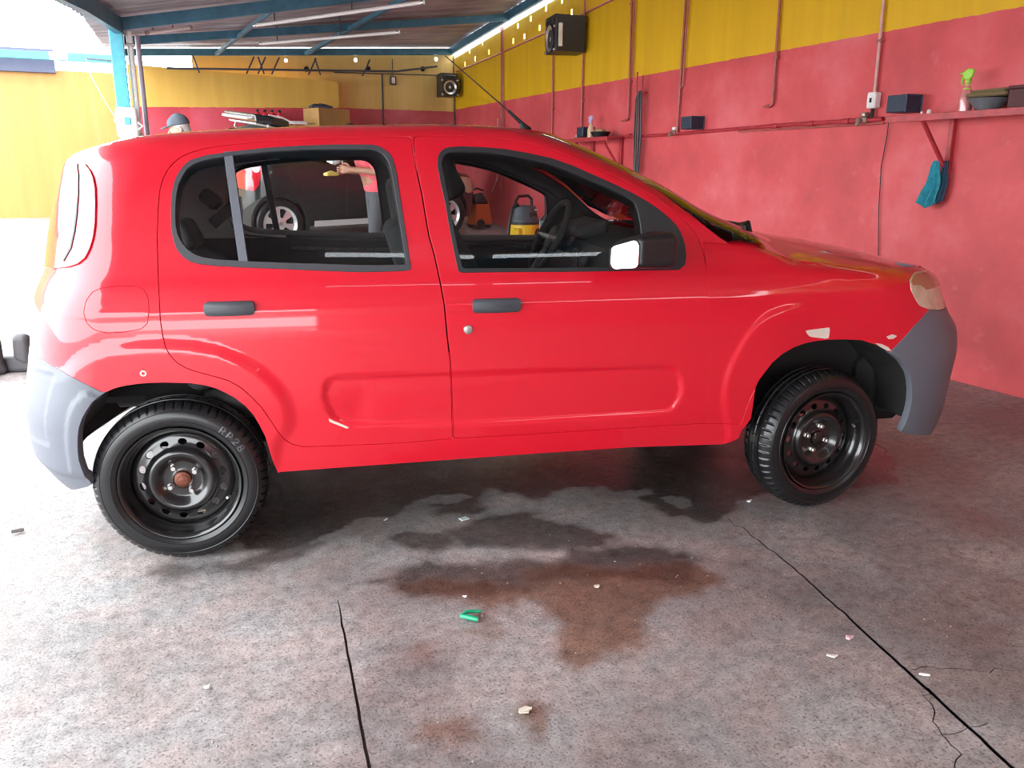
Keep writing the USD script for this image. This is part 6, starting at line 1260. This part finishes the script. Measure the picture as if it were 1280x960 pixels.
def hand(wrist, dirn, palm_n, thumb, curl=.5, s=1.0):
    """a hand from the wrist along dirn; palm_n points out of the palm; thumb = sideways direction of the thumb"""
    d = dirn / np.linalg.norm(dirn); t = thumb - d * (thumb @ d); t /= np.linalg.norm(t); n = palm_n - d * (palm_n @ d) - t * (palm_n @ t); n /= np.linalg.norm(n)
    P = []
    pal = [wrist, wrist + d * .085 + t * .030, wrist + d * .080 - t * .030, wrist + d * .02 + t * .02, wrist + d * .02 - t * .02]
    P.append(m3.Manifold.batch_hull([m3.Manifold.sphere(r * s, 16).translate(tuple(p)) for p, r in zip(pal, (.021, .012, .011, .015, .014))]))
    for k, (off, L) in enumerate(((.030, .072), (.010, .080), (-.010, .074), (-.029, .058))):
        p0 = wrist + d * .075 + t * off; a = curl * .9; q = [p0]; ang = a * .6
        for seg in (.42, .33, .25):
            q.append(q[-1] + (d * math.cos(ang) + n * math.sin(ang)) * L * seg * s); ang += a
        P += chain(*zip(q, (.0092, .0088, .0080, .0072)))
    q = [wrist + d * .02 + t * .022, wrist + d * .045 + t * .050 + n * .012, wrist + d * .072 + t * .056 + n * .026, wrist + d * .092 + t * .050 + n * .036]
    P += chain(*zip(q, (.0125, .011, .010, .0085)))
    return P
def person(name, label, loc, face, J, cloth, hat=None, hair='hair', skin='skin', res=.012, trousers='grey_cloth'):
    """J: joints in the person's own axes: x to the front, y to the left, z up from the floor"""
    t = thing(name, label, 'person', loc, face)
    hd, nk, ch, pe = J['head'], J['neck'], J['chest'], J['pelvis']
    up = hd - nk; up /= np.linalg.norm(up); fr = J['look'] - up * (J['look'] @ up); fr /= np.linalg.norm(fr); lf = np.cross(up, fr)
    H = lambda a, b, c: hd + fr * a + lf * b + up * c
    B = []
    B += [m3.Manifold.batch_hull([m3.Manifold.sphere(r, 24).translate(tuple(p)) for p, r in ((H(-.015, 0, .035), .085), (H(.015, 0, .03), .078), (H(.03, 0, -.06), .050), (H(.045, 0, -.085), .028), (H(0, .03, -.03), .055), (H(0, -.03, -.03), .055))])]
    B += chain((H(.085, 0, .015), .010), (H(.105, 0, -.022), .013), (H(.088, 0, -.034), .012))          # nose
    B += chain((H(.078, .034, .030), .010), (H(.088, 0, .032), .008), (H(.078, -.034, .030), .010))       # brow
    for s in (-1, 1): B += chain((H(-.008, s * .084, .018), .010), (H(-.016, s * .088, -.002), .013), (H(-.006, s * .083, -.028), .008))
    B += chain((nk - up * .04, .056), (hd - up * .05 - fr * .01, .052))
    sh = {s: J['shoulder'][s] for s in (0, 1)}
    tor = [m3.Manifold.batch_hull([m3.Manifold.sphere(r, 20).translate(tuple(p)) for p, r in ((sh[0], .05), (sh[1], .05), (ch + V3(.02, .07, 0), .10), (ch + V3(.02, -.07, 0), .10), (nk - V3(0, 0, .04), .05))]),
           m3.Manifold.batch_hull([m3.Manifold.sphere(r, 20).translate(tuple(p)) for p, r in ((ch + V3(.02, .07, 0), .10), (ch + V3(.02, -.07, 0), .10), (pe + V3(0, .075, .06), .098), (pe + V3(0, -.075, .06), .098), (pe + V3(.01, .085, -.03), .09), (pe + V3(.01, -.085, -.03), .09))])]
    B += tor; arms, legs, sleeves = [], [], []
    for s in (0, 1):
        e, w = J['elbow'][s], J['wrist'][s]
        B += chain((sh[s], .048), (e, .038), (w, .026)) + hand(w, J['hand_dir'][s], J['palm'][s], J['thumb'][s], J['curl'][s])
        sleeves += chain((sh[s], .062), (sh[s] + (e - sh[s]) * .78, .056))
        hp, kn, an = pe + V3(0, (.09, -.09)[s], -.06), J['knee'][s], J['ankle'][s]
        B += chain((hp, .088), (kn, .055), (an, .038)) + chain((an, .036), (an + V3(.12, 0, -.045), .028))
        legs += chain((hp, .102), (kn, .076), (an + V3(0, 0, .02), .072))
        sf = m3.Manifold.batch_hull([m3.Manifold.sphere(r, 16).translate(tuple(an + V3(x, y, z))) for x, y, z, r in ((-.04, 0, -.045, .035), (.16, .0, -.055, .030), (.14, .015, -.05, .03), (.10, 0, -.03, .038), (-.02, 0, .0, .045))])
        sh_ = blend([sf], .02, 3); sh_.apply_translation([0, 0, max(0, .002 - sh_.bounds[0, 2])]); obj('shoe', sh_, M['shoe'], t, smooth=True)
    body = obj('body', blend(B, res, 8), M[skin], t, smooth=True)
    def infl(p, k): return p
    shirt = [m3.Manifold.batch_hull([m3.Manifold.sphere(r, 20).translate(tuple(p)) for p, r in ((sh[0], .062), (sh[1], .062), (ch + V3(.02, .07, 0), .115), (ch + V3(.02, -.07, 0), .115), (nk - V3(0, 0, .055), .060))]),
             m3.Manifold.batch_hull([m3.Manifold.sphere(r, 20).translate(tuple(p)) for p, r in ((ch + V3(.02, .07, 0), .115), (ch + V3(.02, -.07, 0), .115), (pe + V3(.0, .075, .06), .115), (pe + V3(.0, -.075, .06), .115))]),
             m3.Manifold.batch_hull([m3.Manifold.sphere(r, 20).translate(tuple(p)) for p, r in ((pe + V3(0, .075, .06), .115), (pe + V3(0, -.075, .06), .115), (pe + V3(.01, .09, .03), .112), (pe + V3(.01, -.09, .03), .112))])] + sleeves
    obj('shirt', blend(shirt, .014, 6), M[cloth], t, smooth=True)
    tr_ = [m3.Manifold.batch_hull([m3.Manifold.sphere(.104, 20).translate(tuple(pe + V3(0, y, z))) for y in (-.08, .08) for z in (-.06, .03)])] + legs
    obj('trousers', blend(tr_, .014, 6), M[trousers], t, smooth=True)
    for s in (-1, 1):
        e = obj('eye', trimesh.creation.icosphere(2, .0125).apply_translation(H(.0765, s * .033, .006)), M['eye'], t, smooth=True); obj('iris', trimesh.creation.icosphere(2, .0065).apply_translation(H(.0835, s * .033, .006)), M['iris'], e, smooth=True)
    obj('mouth', blend(chain((H(.082, .022, -.062), .006), (H(.091, 0, -.060), .008), (H(.082, -.022, -.062), .006)), .006, 2), M['lip'], t, smooth=True)
    hr = m3.Manifold.batch_hull([m3.Manifold.sphere(r, 24).translate(tuple(p)) for p, r in ((H(-.018, 0, .042), .092), (H(.012, 0, .045), .080), (H(-.045, 0, -.02), .070))]) - m3.Manifold.batch_hull([m3.Manifold.sphere(.02, 12).translate(tuple(H(a, b, c))) for a in (.075, .2) for b in (-.12, .12) for c in (.03, -.2)])
    hr = hr - m3.Manifold.batch_hull([m3.Manifold.sphere(.02, 12).translate(tuple(H(a, b, c))) for a in (.015, .2) for b in (-.15, .15) for c in (-.035, -.2)])
    obj('hair', blend([hr], .012, 4), M[hair], t, smooth=True)
    if hat:
        cr = m3.Manifold.batch_hull([m3.Manifold.sphere(r, 28).translate(tuple(p)) for p, r in ((H(-.02, 0, .055), .098), (H(.015, 0, .052), .088), (H(-.01, 0, .075), .085))])
        cr = cr - m3.Manifold.batch_hull([m3.Manifold.sphere(.01, 12).translate(tuple(H(a, b, c))) for a in (-.3, .3) for b in (-.3, .3) for c in (.032, -.3)])
        cap = obj('cap', blend([cr], .010, 4), M[hat], t, smooth=True, label='grey peaked cap')
        obj('cap_peak', blend([m3.Manifold.batch_hull([m3.Manifold.sphere(.006, 12).translate(tuple(H(a, b, c))) for a, b, c in ((.06, -.075, .050), (.06, .075, .050), (.135, -.06, .036), (.135, .06, .036), (.165, 0, .034), (.155, -.035, .035), (.155, .035, .035))])], .010, 2), M[hat], cap, smooth=True)
    return t
# bends a little over what is in his hands, facing left along the black car
J1 = dict(head=V3(.20, 0, 1.30), neck=V3(.115, 0, 1.215), chest=V3(.045, 0, 1.10), pelvis=V3(-.03, 0, .82), look=V3(.8, 0, -.45),
          shoulder={0: V3(.07, .17, 1.20), 1: V3(.07, -.17, 1.20)}, elbow={0: V3(.03, .235, .98), 1: V3(.02, -.235, .98)}, wrist={0: V3(.25, .11, 1.0), 1: V3(.26, -.09, .99)},
          hand_dir={0: V3(.9, -.35, .05), 1: V3(.9, .3, .0)}, palm={0: V3(0, -.8, .6), 1: V3(0, .8, .6)}, thumb={0: V3(.2, -.1, 1), 1: V3(.2, .1, 1)}, curl={0: .8, 1: .8},
          knee={0: V3(.03, .10, .42), 1: V3(-.03, -.10, .42)}, ankle={0: V3(-.02, .11, .085), 1: V3(-.08, -.11, .085)})
P1 = (2.235, 8.25); person('person', 'person in coral red shirt and grey trousers by the black car, holding a cloth', (P1[0], P1[1], zf(P1[1])), 180, J1, 'red_shirt')
q = thing('cleaning_cloth', 'crumpled pale cloth held in the hands of the person in red', 'cloth', (P1[0] - .392, P1[1] + .0, zf(P1[1]) + 1.068))
cl = rounded_hull([(-.03, -.04, 0), (.04, -.02, .01), (.02, .05, 0), (-.02, .03, .04), (.03, 0, .045), (-.05, 0, .02)], .02, 5); cm = trimesh.Trimesh(*to_vf(cl.refine_to_length(.012)), process=False)
cm.vertices += cm.vertex_normals * ((px_noise(cm.vertices, 40, 3, 3) - .5) * .03)[:, None]; obj('cloth', cm, plain('pale_wash_cloth', (.62, .66, .66), .9), q, smooth=True)
q = thing('yellow_sponge', 'yellow sponge held under the pale cloth by the person in red', 'sponge', (P1[0] - .43, P1[1] + .0, zf(P1[1]) + .955), 15)
obj('sponge', rounded_hull([(-.05, -.03, 0), (.05, -.03, 0), (-.05, .03, 0), (.05, .03, 0), (.0, 0, .02)], .016, 5), plain('yellow_sponge', (.62, .48, .12), .95, bump=(120, .8, .003)), q, smooth=50)
# a second person behind the red car: only the cap shows over its roof
J2 = dict(head=V3(.125, 0, 1.285), neck=V3(.10, 0, 1.145), chest=V3(.035, 0, .98), pelvis=V3(-.05, 0, .75), look=V3(1, 0, .05),
          shoulder={0: V3(.06, .18, 1.10), 1: V3(.06, -.18, 1.10)}, elbow={0: V3(.06, .23, .85), 1: V3(.05, -.23, .85)}, wrist={0: V3(.24, .16, .80), 1: V3(.2, -.16, .77)},
          hand_dir={0: V3(.9, -.1, -.2), 1: V3(.8, .1, -.4)}, palm={0: V3(0, -1, 0), 1: V3(0, 1, 0)}, thumb={0: V3(.2, 0, 1), 1: V3(.2, 0, 1)}, curl={0: .5, 1: .5},
          knee={0: V3(.06, .10, .42), 1: V3(.04, -.10, .42)}, ankle={0: V3(-.02, .11, .085), 1: V3(-.05, -.11, .085)})
person('person', 'person in a grey peaked cap standing at the tail of the black car', (.65, 9.35, zf(9.35)), 180, J2, 'pale_shirt', hat='grey_cap', hair='grey_hair', skin='skin_pale')
